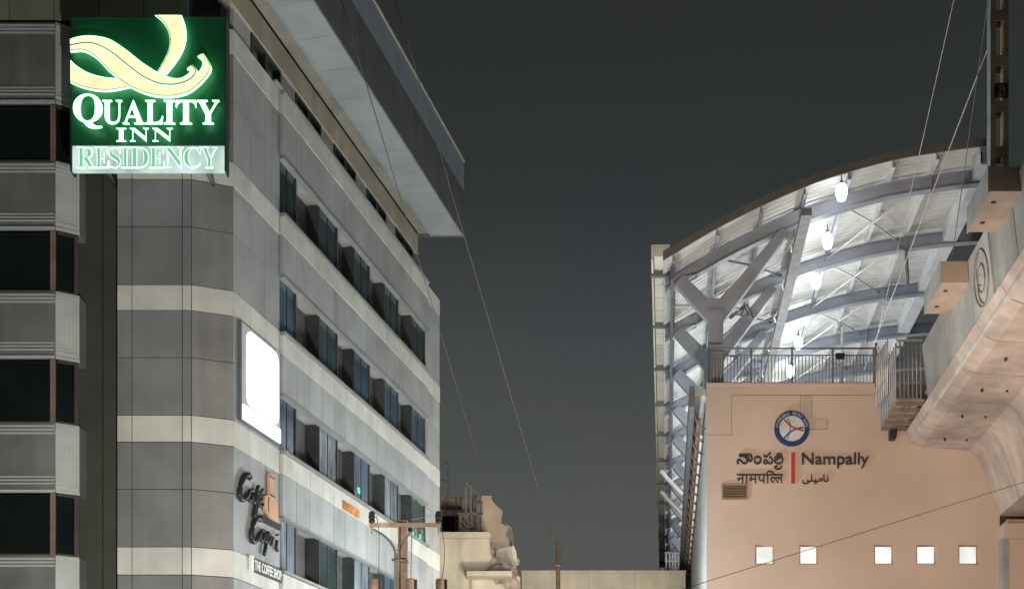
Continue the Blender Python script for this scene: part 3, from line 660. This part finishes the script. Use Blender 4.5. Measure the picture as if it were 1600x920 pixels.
# railing on the front wall
rl_ = thing('railing', tuple(G(4.5, YW + .1, HW)), 'dark steel railing of thin upright bars along the top of the peach wall', 'railing')
ru0, ru1 = wu(1110), wu(1366); m_ = MB(); YR = YW + .1
for h in (HW + 1.21, HW + .98, HW + .08): m_.tube([G(ru0, YR, h), G(ru1, YR, h)], .022 if h < HW + 1.2 else .03, 8)
m_.build('rail', 'rail', rl_)
for i in range(5): u = ru0 + (ru1 - ru0) * i / 4; MB().box(G(u, YR, 0).x - .028, G(u, YR, 0).x + .028, YR - .028, YR + .028, EYE + HW, EYE + HW + 1.24).build('post', 'rail', rl_)
for i in range(48):
    if i % 12 == 0: continue
    u = ru0 + (ru1 - ru0) * i / 48; MB().tube([G(u, YR, HW + .08), G(u, YR, HW + .98)], .013, 6).build('baluster', 'rail', rl_)
m_ = MB(); gbox(m_, wu(1306), wu(1320), YR - .1, YR - .04, wh(560.5), wh(551)); tag(m_.build('notice_board', 'black'), 'small black board fixed to the railing bars', 'board')
m_ = MB(); m_.tube([G(6.25, 45.4, HW), G(6.25, 45.4, 17.0)], .06); m_.tube([G(6.25, 45.4, 17.0), G(6.1, 45.4, 17.2)], .05); tag(m_.build('pole', 'white'), 'thin white pole standing behind the railing under the roof', 'pole')

# ---- station lettering and emblem
sgn = thing('station_name_sign', tuple(G(wu(1254), YW, wh(757))), 'dark raised station lettering in four scripts with a red bar on the peach wall', 'sign')
fw = lambda x, y, d: G(wu(1140 + x / 5.748), YW - d, wh(630 - y / 5.748))
DP = (.02, .075)
m_ = MB(); put_text(m_, 'Nampally', fw, 648, 1250, -585, -447, DP, .014); m_.build('lettering', 'lettering', sgn)
m_ = MB()
put_text(m_, 'న', fw, 62, 166, -550, -470, DP, .012, cut_y=.505); put_text(m_, 'ా', fw, 84, 208, -530, -455, (.021, .074), .016)
put_text(m_, 'ం', fw, 214, 288, -550, -474, DP, .012); put_text(m_, 'ప', fw, 300, 392, -550, -444, DP, .012)
put_text(m_, 'ల', fw, 396, 484, -550, -474, DP, .012); put_text(m_, 'ి', fw, 418, 474, -500, -448, (.021, .074), .012)
put_text(m_, 'ల', fw, 398, 472, -598, -562, DP, .02, cut_y=.30); m_.build('lettering', 'lettering', sgn)
m_ = MB(); HT = .622; sc = 82 / HT      # common scale: headline at -638, foot at -720
x = 62
for ch, adv, cx in (('न', .569, None), ('ा', .273, None), ('म', .62, None), ('प', .58, None)):
    bm = glyphs(ch); w_ = max(v.co.x for v in bm.verts); bm.free()
    put_text(m_, ch, fw, x, x + w_ * sc, -720, -638, DP, .006); x += w_ * sc - 1.5
put_text(m_, 'ि', fw, x, x + 88, -720, -608, DP, .006); put_text(m_, 'ल', fw, x + 34, x + 92, -720, -638, (.022, .073), .006, cut_x=.44); put_text(m_, 'ल', fw, x + 84, 480, -720, -638, DP, .006)
m_.build('lettering', 'lettering', sgn)
m_ = MB(); seq = [('\uFEE7', .219), ('\uFE8E', .341), ('\uFEE3', .465), ('\uFB59', .423), ('\uFEE0', .35), ('\uFBFD', .786)]
tot = sum(s for _, s in seq); sc = 235 / tot; xr = 885
ybase = -706; ys = 66 / .714
for ch, w_ in seq:
    bm = glyphs(ch); xs = [v.co.x for v in bm.verts]; yy = [v.co.y for v in bm.verts]; bm.free()
    xl = xr - w_ * sc; put_text(m_, ch, fw, xl + min(xs) * sc - 1, xl + max(xs) * sc + 1, ybase + min(yy) * ys, ybase + max(yy) * ys, DP, .016); xr = xl
m_.build('lettering', 'lettering', sgn)
m_ = MB(); poly_solid(m_, [(553, -720), (586, -720), (586, -447), (553, -447)], fw, .02, .08); m_.build('red_bar', 'red', sgn)
em = thing('station_emblem', tuple(G(wu(1237), YW, wh(670))), 'round navy ringed emblem with crossing coloured lines above the station lettering', 'emblem')
ec = (558, -232)
circ = lambda r, n=48: [(ec[0] + r * math.cos(2 * math.pi * i / n), ec[1] + r * math.sin(2 * math.pi * i / n)) for i in range(n)]
m_ = MB(); poly_solid(m_, circ(158), fw, .02, .09); m_.build('ring', 'navy', em)
m_ = MB(); poly_solid(m_, circ(113), fw, .088, .096); m_.build('disc', 'disc', em)
def stroke(pts, wd, d0, d1, m):
    s = spline([Vector((a, -b, 0)) for a, b in pts], 6); L_, R__ = [], []
    for i, p in enumerate(s):
        d = (s[min(i + 1, len(s) - 1)] - s[max(0, i - 1)]).normalized(); nn = Vector((-d.y, d.x, 0)) * wd / 2
        L_.append((p + nn)); R__.append((p - nn))
    mb = MB(); poly_solid(mb, [(p.x, p.y) for p in L_ + R__[::-1]], fw, d0, d1); mb.build('emblem_line', m, em)
stroke([(520, 140), (542, 200), (536, 270), (514, 330)], 11, .097, .102, 'green')
stroke([(484, 324), (540, 265), (600, 237), (662, 222)], 15, .097, .106, 'blue')
stroke([(488, 154), (540, 206), (600, 236), (662, 254)], 15, .097, .110, 'red')
m_ = MB(); txt = 'HYDERABAD METRO RAIL'
for i, ch in enumerate(txt):
    if ch == ' ': continue
    a = math.radians(180 - 8 - i * (164 / (len(txt) - 1))); rr_ = 136; 
    ux, uy = math.sin(a), -math.cos(a)      # along the ring (clockwise)
    cx, cy = ec[0] + rr_ * math.cos(a), ec[1] + rr_ * math.sin(a)
    hw = 6.5 if ch != 'I' else 2
    f2 = lambda x, y, d, cx=cx, cy=cy, a=a, ux=ux, uy=uy: fw(cx + ux * x + math.cos(a) * y, cy + uy * x + math.sin(a) * y, d)
    put_text(m_, ch, f2, -hw, hw, -12, 12, (.089, .095), .012)
m_.build('ring_lettering', 'disc', em)

# ================================================================== VIADUCT
via = thing('viaduct', tuple(G(12, 35, -EYE)), 'concrete rail viaduct with grey parapet and peach underside running towards the camera', 'viaduct')
half = [(7.86, 12.25), (8.05, 11.93), (8.4, 11.79), (9.3, 11.74), (9.98, 11.68), (10.25, 11.45), (10.42, 11.1), (10.67, 10.4), (10.96, 9.56)]
mid_u = 13.6
profv = half + [(2 * mid_u - u, h) for u, h in half[::-1]]
jY = [42 - .02, 39.6, 37.2, 34.8, 32.4, 30.0, 27.6, 25.2, 22.8, 20.4, 18.0, 15.6, 13.2, 10.8, 8.4, 6.0]
for a, b in zip(jY, jY[1:]):
    d = Vector((.12 * (b + .05 - a), b + .05 - a, 0))
    MB().prism([G(u, a, h) for u, h in profv], d).build('girder_segment', 'girder', via)
m_ = MB(); m_.prism([G(u, 41.9, h) for u, h in [(8.3, 12.2), (8.5, 11.9), (9.97, 11.8), (10.36, 11.5), (10.55, 11.1), (10.8, 10.4), (11.08, 9.65), (16.12, 9.65), (16.4, 10.4), (16.65, 11.1), (16.84, 11.5), (17.23, 11.8), (18.7, 11.9), (18.9, 12.2)]], Vector((.12 * -35.5, -35.5, 0))); m_.build('girder_core', 'dark', via)
# parapet panels, outer face leaning from (8.05, 11.93) to (7.81, 13.98)
pY = [38.9, 36.7, 35.1, 32.8, 30.9, 28.9, 26.8, 24.6, 22.4, 20.2, 18.0, 15.8, 13.6, 11.4, 9.2, 7.0]
def face_u(h): return 8.05 + (7.81 - 8.05) * (h - 11.93) / (13.98 - 11.93)
m_ = MB(); m_.prism([G(u, 38.85, h) for u, h in ((face_u(12.2) + .06, 12.26), (8.5, 12.26), (8.2, 13.96), (7.9, 13.96))], Vector((.12 * -31.8, -31.8, 0))); m_.build('parapet_core', 'conc', via)
em_panel = None
for i, (a, b) in enumerate(zip(pY, pY[1:])):
    o = .035 if i == 3 else 0
    q = [(face_u(12.17) - .02 - o, 12.17), (face_u(12.17) + .06, 12.17), (face_u(13.98) + .06, 14.0), (face_u(13.98) - .02 - o, 14.0)]
    p = MB().prism([G(u, a, h) for u, h in q], Vector((.12 * (b + .045 - a), b + .045 - a, 0))).build('parapet_panel', 'conc' if i != 3 else 'conc_l', via)
    if i == 3: em_panel = p
m_ = MB(); m_.prism([G(u, 41.95, h) for u, h in ((7.99, 11.96), (8.1, 11.92), (8.1, 12.158), (7.97, 12.158))], Vector((.12 * -35.9, -35.9, 0))); m_.build('edge_strip', 'conc_l', via)
m_ = MB()
def ep(r, a): return G(face_u(13.13 + r * math.sin(a)) - .065, 31.82 - r * math.cos(a), 13.13 + r * math.sin(a))
m_.tube([ep(.66, 2 * math.pi * i / 32) for i in range(33)], .022, 6)
for s in (1, -1): m_.tube([ep(.62 * (1 - t / 12), s * t * .28 + (1.6 if s > 0 else -1.6)) for t in range(10)], .02, 5)
m_.tube([ep(.33, 2 * math.pi * i / 20) for i in range(21)], .018, 5)
m_.build('round_emblem', 'rail', em_panel)
for Ya, Yb in ((35.2, 33.1), (30.2, 28.2), (25.2, 23.2)):
    m_ = MB(); gbox(m_, 7.13, 7.86, Ya, Yb, 13.55, 14.1); po = m_.build('mast_plinth', 'plinth', via)
    m_ = MB(); gbox(m_, 7.105, 7.128, Ya, Yb, 13.52, 14.12); m_.build('plinth_side', 'conc', po)
    m_ = MB()
    for f in (.25, .75): gbox(m_, 7.3, 7.4, Ya + (Yb - Ya) * f - .04, Ya + (Yb - Ya) * f + .04, 13.53, 13.549)
    m_.build('bolt_plate', 'dark', po)
drain = MB()
for a in (29, 31.3, 33.5, 36, 38.4, 40.8):
    for u in (8.9, 9.6): gbox(drain, u - .035, u + .035, a - .015, a + .015, 11.66, 11.75)
drain.build('drain_hole', 'dark', via)
# overhead line mast on the near plinth
mast = thing('overhead_line_mast', tuple(G(7.58, 28.9, 14.1)), 'tall brown battened steel mast on the viaduct plinth', 'mast')
YM = 28.7; mu = lambda px: (px - 1040) / F * YM
for a, b in ((1549.5, 1556), (1568.5, 1576)):
    m_ = MB(); gbox(m_, mu(a), mu(b), YM, YM + .3, 14.1, 24.5); m_.build('channel', 'mast', mast)
m_ = MB(); gbox(m_, mu(1547.6), mu(1549.3), YM, YM + .31, 14.1, 24.5); m_.build('zinc_face', 'mast_l', mast)
for i in range(9):
    h = 14.55 + i * 1.02
    for y_ in (-.012, .301): m_ = MB(); gbox(m_, mu(1550), mu(1575.6), YM + y_, YM + y_ + .011, h, h + .24); m_.build('batten', 'mast', mast)
m_ = MB(); gbox(m_, mu(1543), mu(1582), YM - .12, YM + .42, 14.1, 14.13); m_.build('base_plate', 'mast', mast)
np_ = thing('mast_number_plate', tuple(G(mu(1564.5), YM - .02, (1260 - 154) / F * YM)), 'small black plate with yellow numbers on the brown mast', 'plate')
nf = lambda x, y, d: G(mu(x), YM - d, (1260 + y) / F * YM)
m_ = MB(); poly_solid(m_, [(1553.5, -153.5), (1575, -153.5), (1575, -133.5), (1571, -130.5), (1558, -130.5), (1553.5, -133.5)], nf, .014, .03); m_.build('plate', 'black', np_)
m_ = MB(); put_text(m_, '36', nf, 1559.5, 1570, -143.2, -133.5, (.03, .036), .01); put_text(m_, '61', nf, 1560, 1569.5, -153, -144.2, (.03, .036), .01); m_.build('numbers', 'yellow', np_)

# access cage between the wall and the parapet
cg = thing('access_cage', tuple(G(7.5, 40.5, 12.4)), 'barred steel access cage hung between the peach wall and the viaduct parapet', 'cage')
CU0, CU1, CY0, CY1, CB, CT = 7.05, 7.82, 39.2, 41.9, 12.4, 14.25
m_ = MB(); gbox(m_, CU0, CU1, CY0, CY1, CB + .02, CB + .06); m_.build('floor_plate', 'rust', cg)
for i in range(5):
    Y = CY0 + .05 + i * (CY1 - CY0 - .1) / 4; m_ = MB(); gbox(m_, CU0, CU1 + .1, Y - .04, Y + .04, CB - .10, CB + .015); m_.build('floor_joist', 'rail', cg)
m_ = MB(); gbox(m_, 7.4, 7.46, CY0, CY1, CB - .12, CB - .005); m_.build('floor_beam', 'rail', cg)
def grille(p, q, hb, ht, n, mm, spikes=True):
    p, q = Vector((p[0], p[1], 0)), Vector((q[0], q[1], 0))
    go = MB().bar(G(p.x, p.y, hb + .02), G(q.x, q.y, hb + .02), .04, .05).build('grille', mm, cg)
    for h in (hb + (ht - hb) * .28, ht - .18): MB().bar(G(p.x, p.y, h), G(q.x, q.y, h), .04, .05).build('cross_rail', mm, go)
    for i in range(n):
        a = p + (q - p) * (i / (n - 1)); MB().tube([G(a.x, a.y, hb), G(a.x, a.y, ht - .05), G(a.x, a.y, ht)], .024, 6, None if not spikes else .02).build('bar', mm, go)
grille((CU0, CY0), (CU1, CY0), CB + .06, CT, 7, 'rail'); grille((CU0, CY0 + .1), (CU0, CY1), CB + .06, CT, 9, 'steel')
grille((6.9, CY1 - .05), (CU0 - .05, 40.4), 13.0, 14.75, 7, 'galv')
m_ = MB(); gbox(m_, CU0 - .03, CU1 + .05, CY0 - .03, CY0 + .03, CT, CT + .05); gbox(m_, CU0 - .03, CU0 + .03, CY0 + .03, CY1, CT, CT + .05); m_.build('top_rail', 'galv', cg)
m_ = MB(); m_.tube([G(wu(1369), 41.8, wh(545)), G(wu(1382) - .08, 41.2, wh(570) - .2), G(CU0, CY0 - .04, CT)], .045, 8); m_.build('brace', 'white', cg)
m_ = MB(); gbox(m_, 6.86, 6.94, YW - .06, YW + .03, 13.75, 15.2); m_.build('gate_post', 'rail', cg)
m_ = MB(); gbox(m_, 7.30, 7.5, 41.6, 41.95, CB - .42, CB - .13); m_.build('junction_box', 'black', cg)

# ================================================================== POLES, OLD BUILDINGS, WIRES
YP = 30.0
up_ = thing('utility_pole', (P(628, 1000, YP).x, YP, 0), 'rusty utility pole with a cross arm and two insulators in front of the hotel', 'utility pole')
px_ = P(628, 0, YP).x; zt = P(0, 812, YP).z
pm = MB()
pm.box(px_ - .085, px_ - .05, YP - .13, YP + .13, 0, zt).box(px_ - .05, px_ + .12, YP - .02, YP + .02, 0, zt - .01).box(px_ + .12, px_ + .135, YP - .1, YP + .1, 0, zt - .02)
pm.build('pole', 'rust', up_)
MB().box(px_ - .18, px_ - .087, YP - .12, YP + .12, 0, P(0, 865, YP).z).build('pole_flange', 'rail', up_)
za = P(0, 822, YP).z
MB().box(P(578, 0, YP).x, P(689, 0, YP).x, YP - .2, YP - .135, za - .05, za + .045).build('cross_arm', 'rust', up_)
m_ = MB(); m_.tube(spline([P(583, 826, YP - .1), P(602, 838, YP - .1), P(614, 853, YP - .1), P(620, 872, YP - .1)], 6), .028, 7); m_.build('brace', 'rail', up_)
m_ = MB(); m_.tube(spline([P(650, 824, YP - .16), P(636, 838, YP - .16), P(626, 848, YP - .16), P(621, 860, YP - .16)], 6), .026, 7); m_.build('brace', 'rail', up_)
for px in (581, 685):
    c = P(px, 818, YP - .16)
    io = MB().lathe(c, [(.05, 0), (.07, .04), (.075, .09), (.05, .1), (.075, .13), (.085, .18), (.055, .19), (.08, .22), (.06, .28), (.02, .3)], 12).build('insulator', 'black', up_)
    MB().tube([P(px, 834, YP - .16), c], .014, 6).build('pin', 'rail', io)
m_ = MB(); z_ = P(0, 877, YP).z; m_.box(px_ - .15, px_ + .15, YP - .16, YP + .16, z_ - .025, z_ + .025); m_.tube([P(612, 874, YP - .15), P(630, 874, YP - .15)], .03, 6); m_.build('clamp', 'rail', up_)
m_ = MB(); m_.box(px_ - .02, px_ + .1, YP - .05, YP + .08, zt, zt + .13); m_.build('pole_cap', 'black', up_)
for px in (585, 688, 641):
    c = P(px, 920, YP - .2)
    fo = MB().lathe(c, [(.10, -.1), (.11, 0), (.11, .2), (.09, .24)], 10).build('fuse_holder', 'rust', up_)
    MB().box(c.x + .07, c.x + .16, c.y - .05, c.y + .05, c.z - .1, c.z + .22).build('fuse_clip', 'black', fo)
m_ = MB(); m_.tube(spline([P(588, 806, YP - .18), P(592, 830, YP - .2), P(592, 880, YP - .2), P(590, 905, YP - .2)], 6), .008, 5); m_.tube(spline([P(690, 826, YP - .18), P(694, 850, YP - .2), P(694, 880, YP - .2), P(690, 905, YP - .2)], 6), .008, 5); m_.tube([P(643, 838, YP - .2), P(642, 906, YP - .2)], .008, 5)
m_.build('jumper_wire', 'cable_d', up_)

c = P(872, 1000, 40); m_ = MB(); m_.tube([(c.x, 40, 0), (c.x, 40, P(0, 840, 40).z)], .085, 10, .07)
sp2 = thing('wooden_pole', (c.x, 40, 0), 'slim bare wooden pole in front of the low cream wall', 'pole'); m_.build('shaft', 'wood', sp2)
m_ = MB(); m_.tube([P(868, 882, 39.9), P(877, 883, 39.9)], .025, 6); m_.build('wire_band', 'cable_d', sp2)

def jag(pts, Y, amp, step=.35):
    r = []
    for i, (a, b, j) in enumerate(pts):
        p = P(a, b, Y); q = P(*pts[(i + 1) % len(pts)][:2], Y); r.append(p); L_ = (q - p).length
        if j:
            n_ = max(1, int(L_ / step))
            for t in range(1, n_): r.append(p.lerp(q, t / n_) + Vector((random.uniform(-amp, amp), 0, random.uniform(-amp, amp))))
    return r
ru = thing('ruined_building', (P(750, 0, 60).x, 60, 0), 'half demolished cream building with broken walls and a bare stair frame', 'building')
def slab(pts, Y, th, name, m, amp=.16): return MB().prism(jag(pts, Y, amp, .2), (0, th, 0)).build(name, m, ru)
slab([(670, 834, 0), (764, 834, 1), (767, 856, 1), (768, 874, 1), (777, 885, 1), (790, 881, 1), (806, 884, 1), (813, 902, 0), (815, 1318, 0), (670, 1318, 0)], 59, 1.2, 'front_wall', 'plaster')
slab([(752, 774, 0), (768, 774, 1), (776, 790, 1), (785, 797, 1), (784, 812, 1), (795, 840, 1), (806, 868, 1), (812, 900, 0), (812, 1310, 0), (735, 1310, 0), (735, 838, 0), (752, 838, 0)], 61, 1.0, 'back_wall', 'plaster2')
slab([(690, 776, 0), (752, 773, 0), (752, 838, 0), (690, 838, 0)], 63.5, .3, 'rear_wall', 'plaster2', .03)
slab([(788, 811, 1), (800, 824, 1), (804, 845, 1), (806, 866, 1), (799, 866, 1), (792, 840, 1)], 62.2, .6, 'broken_wall', 'rubble', .1)
slab([(776, 858, 0), (803, 852, 1), (810, 882, 1), (795, 888, 1), (772, 884, 1)], 58.98 + 2.0, -.05, 'whitewashed_patch', 'whitewash', .05)
MB().prism([P(670, 832, 58.9), P(765, 832, 58.9), P(767, 841, 58.9), P(670, 841, 58.9)], (0, -.2, 0)).build('cornice', 'plaster', ru)
MB().prism([P(730, 897, 58.9), P(800, 897, 58.9), P(800, 905, 58.9), P(730, 905, 58.9)], (0, -.9, 0)).build('canopy', 'plaster', ru)
MB().prism([P(735, 905, 58.95), P(738, 905, 58.95), P(738, 960, 58.95), P(735, 960, 58.95)], (0, -.1, 0)).build('pilaster', 'plaster2', ru)
slab([(758, 893, 1), (766, 887, 1), (782, 884, 1), (800, 889, 1), (809, 896, 1), (806, 904, 1), (786, 899, 1)], 58.9, -.25, 'rubble_crust', 'rubble', .12)
slab([(768, 902, 1), (800, 903, 1), (812, 908, 1), (812, 925, 1), (790, 918, 1), (775, 912, 1)], 58.95, -.12, 'rubble_crust', 'rubble', .12)
for i in range(16):
    q = P(random.uniform(762, 808), random.uniform(889, 899), 58.55); r_ = random.uniform(.04, .12); m_ = MB()
    bm = bmesh.new(); bmesh.ops.create_icosphere(bm, subdivisions=1, radius=r_)
    m_.raw([q + Vector((v.co.x * random.uniform(.6, 1.5), v.co.y, v.co.z * random.uniform(.4, .9))) for v in bm.verts], [[v.index for v in f.verts] for f in bm.faces]); bm.free()
    m_.build('rubble', 'rubble', ru)
slab([(766, 855, 1), (772, 860, 1), (777, 880, 1), (771, 890, 1), (764, 880, 1), (769, 870, 1)], 58.95, .1, 'hole', 'rubble', .08)
MB().prism([P(691, 806, 62.9), P(711, 806, 62.9), P(711, 834, 62.9), P(691, 834, 62.9)], (0, .2, 0)).build('window_opening', 'glass_dk', ru)
MB().prism([P(712, 806, 62.8), P(716, 806, 62.8), P(716, 836, 62.8), P(712, 836, 62.8)], (0, .2, 0)).build('post', 'brown_dk', ru)
MB().prism([P(688, 789, 62.6), P(722, 790, 62.6), P(722, 793, 62.6), P(688, 793, 62.6)], (0, .3, 0)).build('beam', 'brown_dk', ru)
MB().prism([P(717, 800, 62.8), P(735, 800, 62.8), P(735, 836, 62.8), P(717, 836, 62.8)], (0, .2, 0)).build('pale_panel', 'whitewash', ru)
m_ = MB(); Yk = 58.6
for a, b in (((728, 754), (747, 773)), ((728, 760), (728, 834)), ((736, 764), (736, 834)), ((746, 772), (746, 834)), ((749, 772), (749, 834)), ((714, 802), (755, 802)), ((722, 808), (740, 832)), ((724, 804), (724, 834)), ((753, 784), (753, 803)), ((745, 784), (755, 784)), ((716, 812), (735, 832))):
    m_.bar(P(*a, Yk + 1.6), P(*b, Yk + 1.6), .07, .07)
m_.build('stair_frame', 'rail', ru)
m_ = MB()
m_.tube([P(700, 772, 64), P(700, 722, 64), P(692, 722, 64)], .02, 5); m_.tube([P(688, 748, 64), P(702, 752, 64)], .02, 5); m_.build('aerial', 'rail', ru)
lwx0, lwx1 = P(815, 0, 66).x, P(1071, 0, 66).x; lz = P(0, 891, 66).z
lw = thing('low_building', ((lwx0 + lwx1) / 2, 67, 0), 'low cream building end with a flat parapet beside the station', 'building')
MB().box(lwx0, lwx1, 66, 72, 0, lz - .12).build('wall', 'plaster', lw)
MB().box(lwx0 - .03, lwx1 + .02, 65.93, 72.05, lz - .119, lz).build('coping', 'plaster', lw)
m_ = MB()
for px in (850, 920, 992): x = P(px, 0, 65.99).x; m_.box(x - .008, x + .008, 65.985, 65.999, 0, lz - .13)
m_.build('render_joint', 'rubble', lw)
rg = thing('white_railing', tuple(P(1050, 890, 67)), 'small white railing on the low building roof below the station eave', 'railing')
m_ = MB()
for px in (1041, 1046, 1051, 1055, 1060): m_.bar(P(px, 889, 67), P(px, 862, 67), .05, .05)
for py in (863, 876): m_.bar(P(1039, py, 67), P(1061, py, 67), .05, .05)
m_.build('rails', 'white', rg)
for i, (y0p, Yq, lab) in enumerate(((736, 64, 'upper of two bent pale drain pipes below the station eave'), (768, 70, 'lower of two bent pale drain pipes below the station eave'))):
    m_ = MB(); m_.tube(spline([P(1032, y0p, Yq), P(1036, y0p + 2, Yq), P(1040, y0p + 8, Yq), P(1066, y0p + 36, Yq)], 5), .11, 8)
    tag(m_.build('drain_pipe', 'steel_l'), lab, 'pipe', 'bent drain pipes')

def wire(p, q, r, m, label, sag=0., n=16):
    p, q = P(*p), P(*q); pts = []
    for i in range(n + 1):
        t = i / n; v = p.lerp(q, t); v.z -= sag * 4 * t * (1 - t); pts.append(v)
    return tag(MB().tube(pts, r, 6).build('overhead_wire', m), label, 'wire')
wire((600, -60, 20), (862, 836, 62), .010, 'cable', 'thin grey wire crossing the sky past the tip of the roof overhang')
wire((515, -60, 20), (764, 774, 60), .010, 'cable', 'thin grey wire running down across the hotel front to the ruined building')
wire((1506, -70, 27), (1362, 560, 52), .011, 'cable_l', 'pale wire, left of the two bright wires over the station roof', .15)
wire((1566, 18, 29.2), (1350, 578, 54), .016, 'cable_l', 'thick pale wire slanting from the mast down to the station platform')
wire((1550, -40, 27), (1488, 400, 46), .013, 'cable_d', 'dark wire hanging just left of the mast')
wire((1040, 928, 18), (1640, 740, 24), .005, 'cable_b', 'thin wire slanting across the peach wall below the station lettering')
wire((-30, 880, 26), (40, 935, 26), .02, 'cable_d', 'short dark cable crossing the lowest bay at the left edge')
wire((641, 812, 30), (684, 803, 29.84), .005, 'cable_l', 'short pale wire between pole top and right insulator')

# ================================================================== STREET LAMPS (lit, standing on the street below the picture)
def street_lamp(x, y, z, power, col, label):
    l = thing('street_lamp', (x, y, 0), label, 'street lamp', 'globe street lamps')
    MB().lathe((x, y, 0), [(.14, 0), (.14, .4), (.07, .5), (.05, z - .35), (.09, z - .27)], 12).build('post', 'rail', l)
    MB().lathe((x, y, z), [(.05, -.265), (.19, -.2), (.26, -.06), (.26, .06), (.18, .2), (.03, .27)], 14).build('globe', 'globe', l)
    d = bpy.data.lights.new('lamp_light', 'POINT'); d.energy = power; d.color = col; d.shadow_soft_size = .28
    o = bpy.data.objects.new('lamp_light', d); C.objects.link(o); o.parent = l; o.location = (0, 0, z + .6)
def floodlight(loc, target, power, col, ang, label):
    x, y, z = loc; l = thing('floodlight', (x, y, 0), label, 'floodlight', 'floodlights on posts in the street')
    MB().lathe((x, y, 0), [(.14, 0), (.14, .4), (.07, .5), (.05, z - .3)], 12).build('post', 'rail', l)
    d = (Vector(target) - Vector(loc)).normalized()
    MB().bar(Vector(loc) - d * .22, Vector(loc), .42, .3).build('lamp_housing', 'steel_dk', l)
    MB().bar(Vector(loc) + d * .002, Vector(loc) + d * .012, .38, .26).build('lens', 'globe', l)
    ld = bpy.data.lights.new('lamp_light', 'SPOT'); ld.energy = power; ld.color = col; ld.shadow_soft_size = .15
    ld.spot_size = math.radians(ang); ld.spot_blend = .8
    o = bpy.data.objects.new('lamp_light', ld); C.objects.link(o); o.parent = l; o.location = (0, 0, z) ; o.location += d * .1
    o.rotation_euler = d.to_track_quat('-Z', 'Y').to_euler()
street_lamp(.6, 39, 4.6, P_HOTEL, (.90, 1, 1), 'globe street lamp on the road verge by the hotel corner')
street_lamp(2.6, 46.5, 5.4, P_HOTEL * .85, (.93, 1, .98), 'globe street lamp further up the road past the hotel')
street_lamp(3.6, 28, 5.0, P_HOTEL * .40, (.95, 1, .96), 'globe street lamp on the kerb nearest the viaduct')
floodlight((-4.5, 20, 4.2), (-10.5, 32, 12), P_FRONT * 3, (1, .97, .90), 100, 'floodlight turned up to the hotel front')
floodlight((5.0, 22, 4.6), (11.5, 42, 8.5), P_WARM, (1, .78, .60), 96, 'amber floodlight turned up to the station wall')
floodlight((8.0, 30, 4.2), (13, 33, 12), P_UNDER * 2, (1, .60, .38), 120, 'amber floodlight under the viaduct')
floodlight((1.5, 46, 4.6), (-1.0, 60, 13), P_RUIN, (1, .80, .56), 100, 'amber floodlight turned to the ruined building')
# lamps added out of sight behind the front wall, to light the roof from below
pl0 = None
for i in range(10):
    Y = (48.6, 57.2, 65.8, 74.4, 83, 91.6, 52, 61, 71, 82)[i]; a = G(6.2 if i < 6 else 3.0, Y, HW)
    l = thing('platform_fill_lamp', tuple(a), 'added low post lamp hidden on the platform behind the peach wall', 'lamp', 'added post lamps along the platform')
    MB().lathe(a, [(.06, 0), (.05, 1.0), (.05, 1.02)], 10).build('post', 'steel', l); MB().lathe(a, [(.05, 1.025), (.14, 1.08), (.14, 1.25), (.05, 1.32)], 12).build('globe', 'globe', l)  # post and globe of the added fill lamp
    d = bpy.data.lights.new('lamp_light', 'POINT'); d.energy = P_PLAT * (1 if i < 6 else .6); d.color = (.95, .98, 1); d.shadow_soft_size = .2
    o = bpy.data.objects.new('lamp_light', d); C.objects.link(o); o.parent = l; o.location = (0, 0, 1.6)
for o in bpy.data.objects:
    if '_abs' in o: del o['_abs']
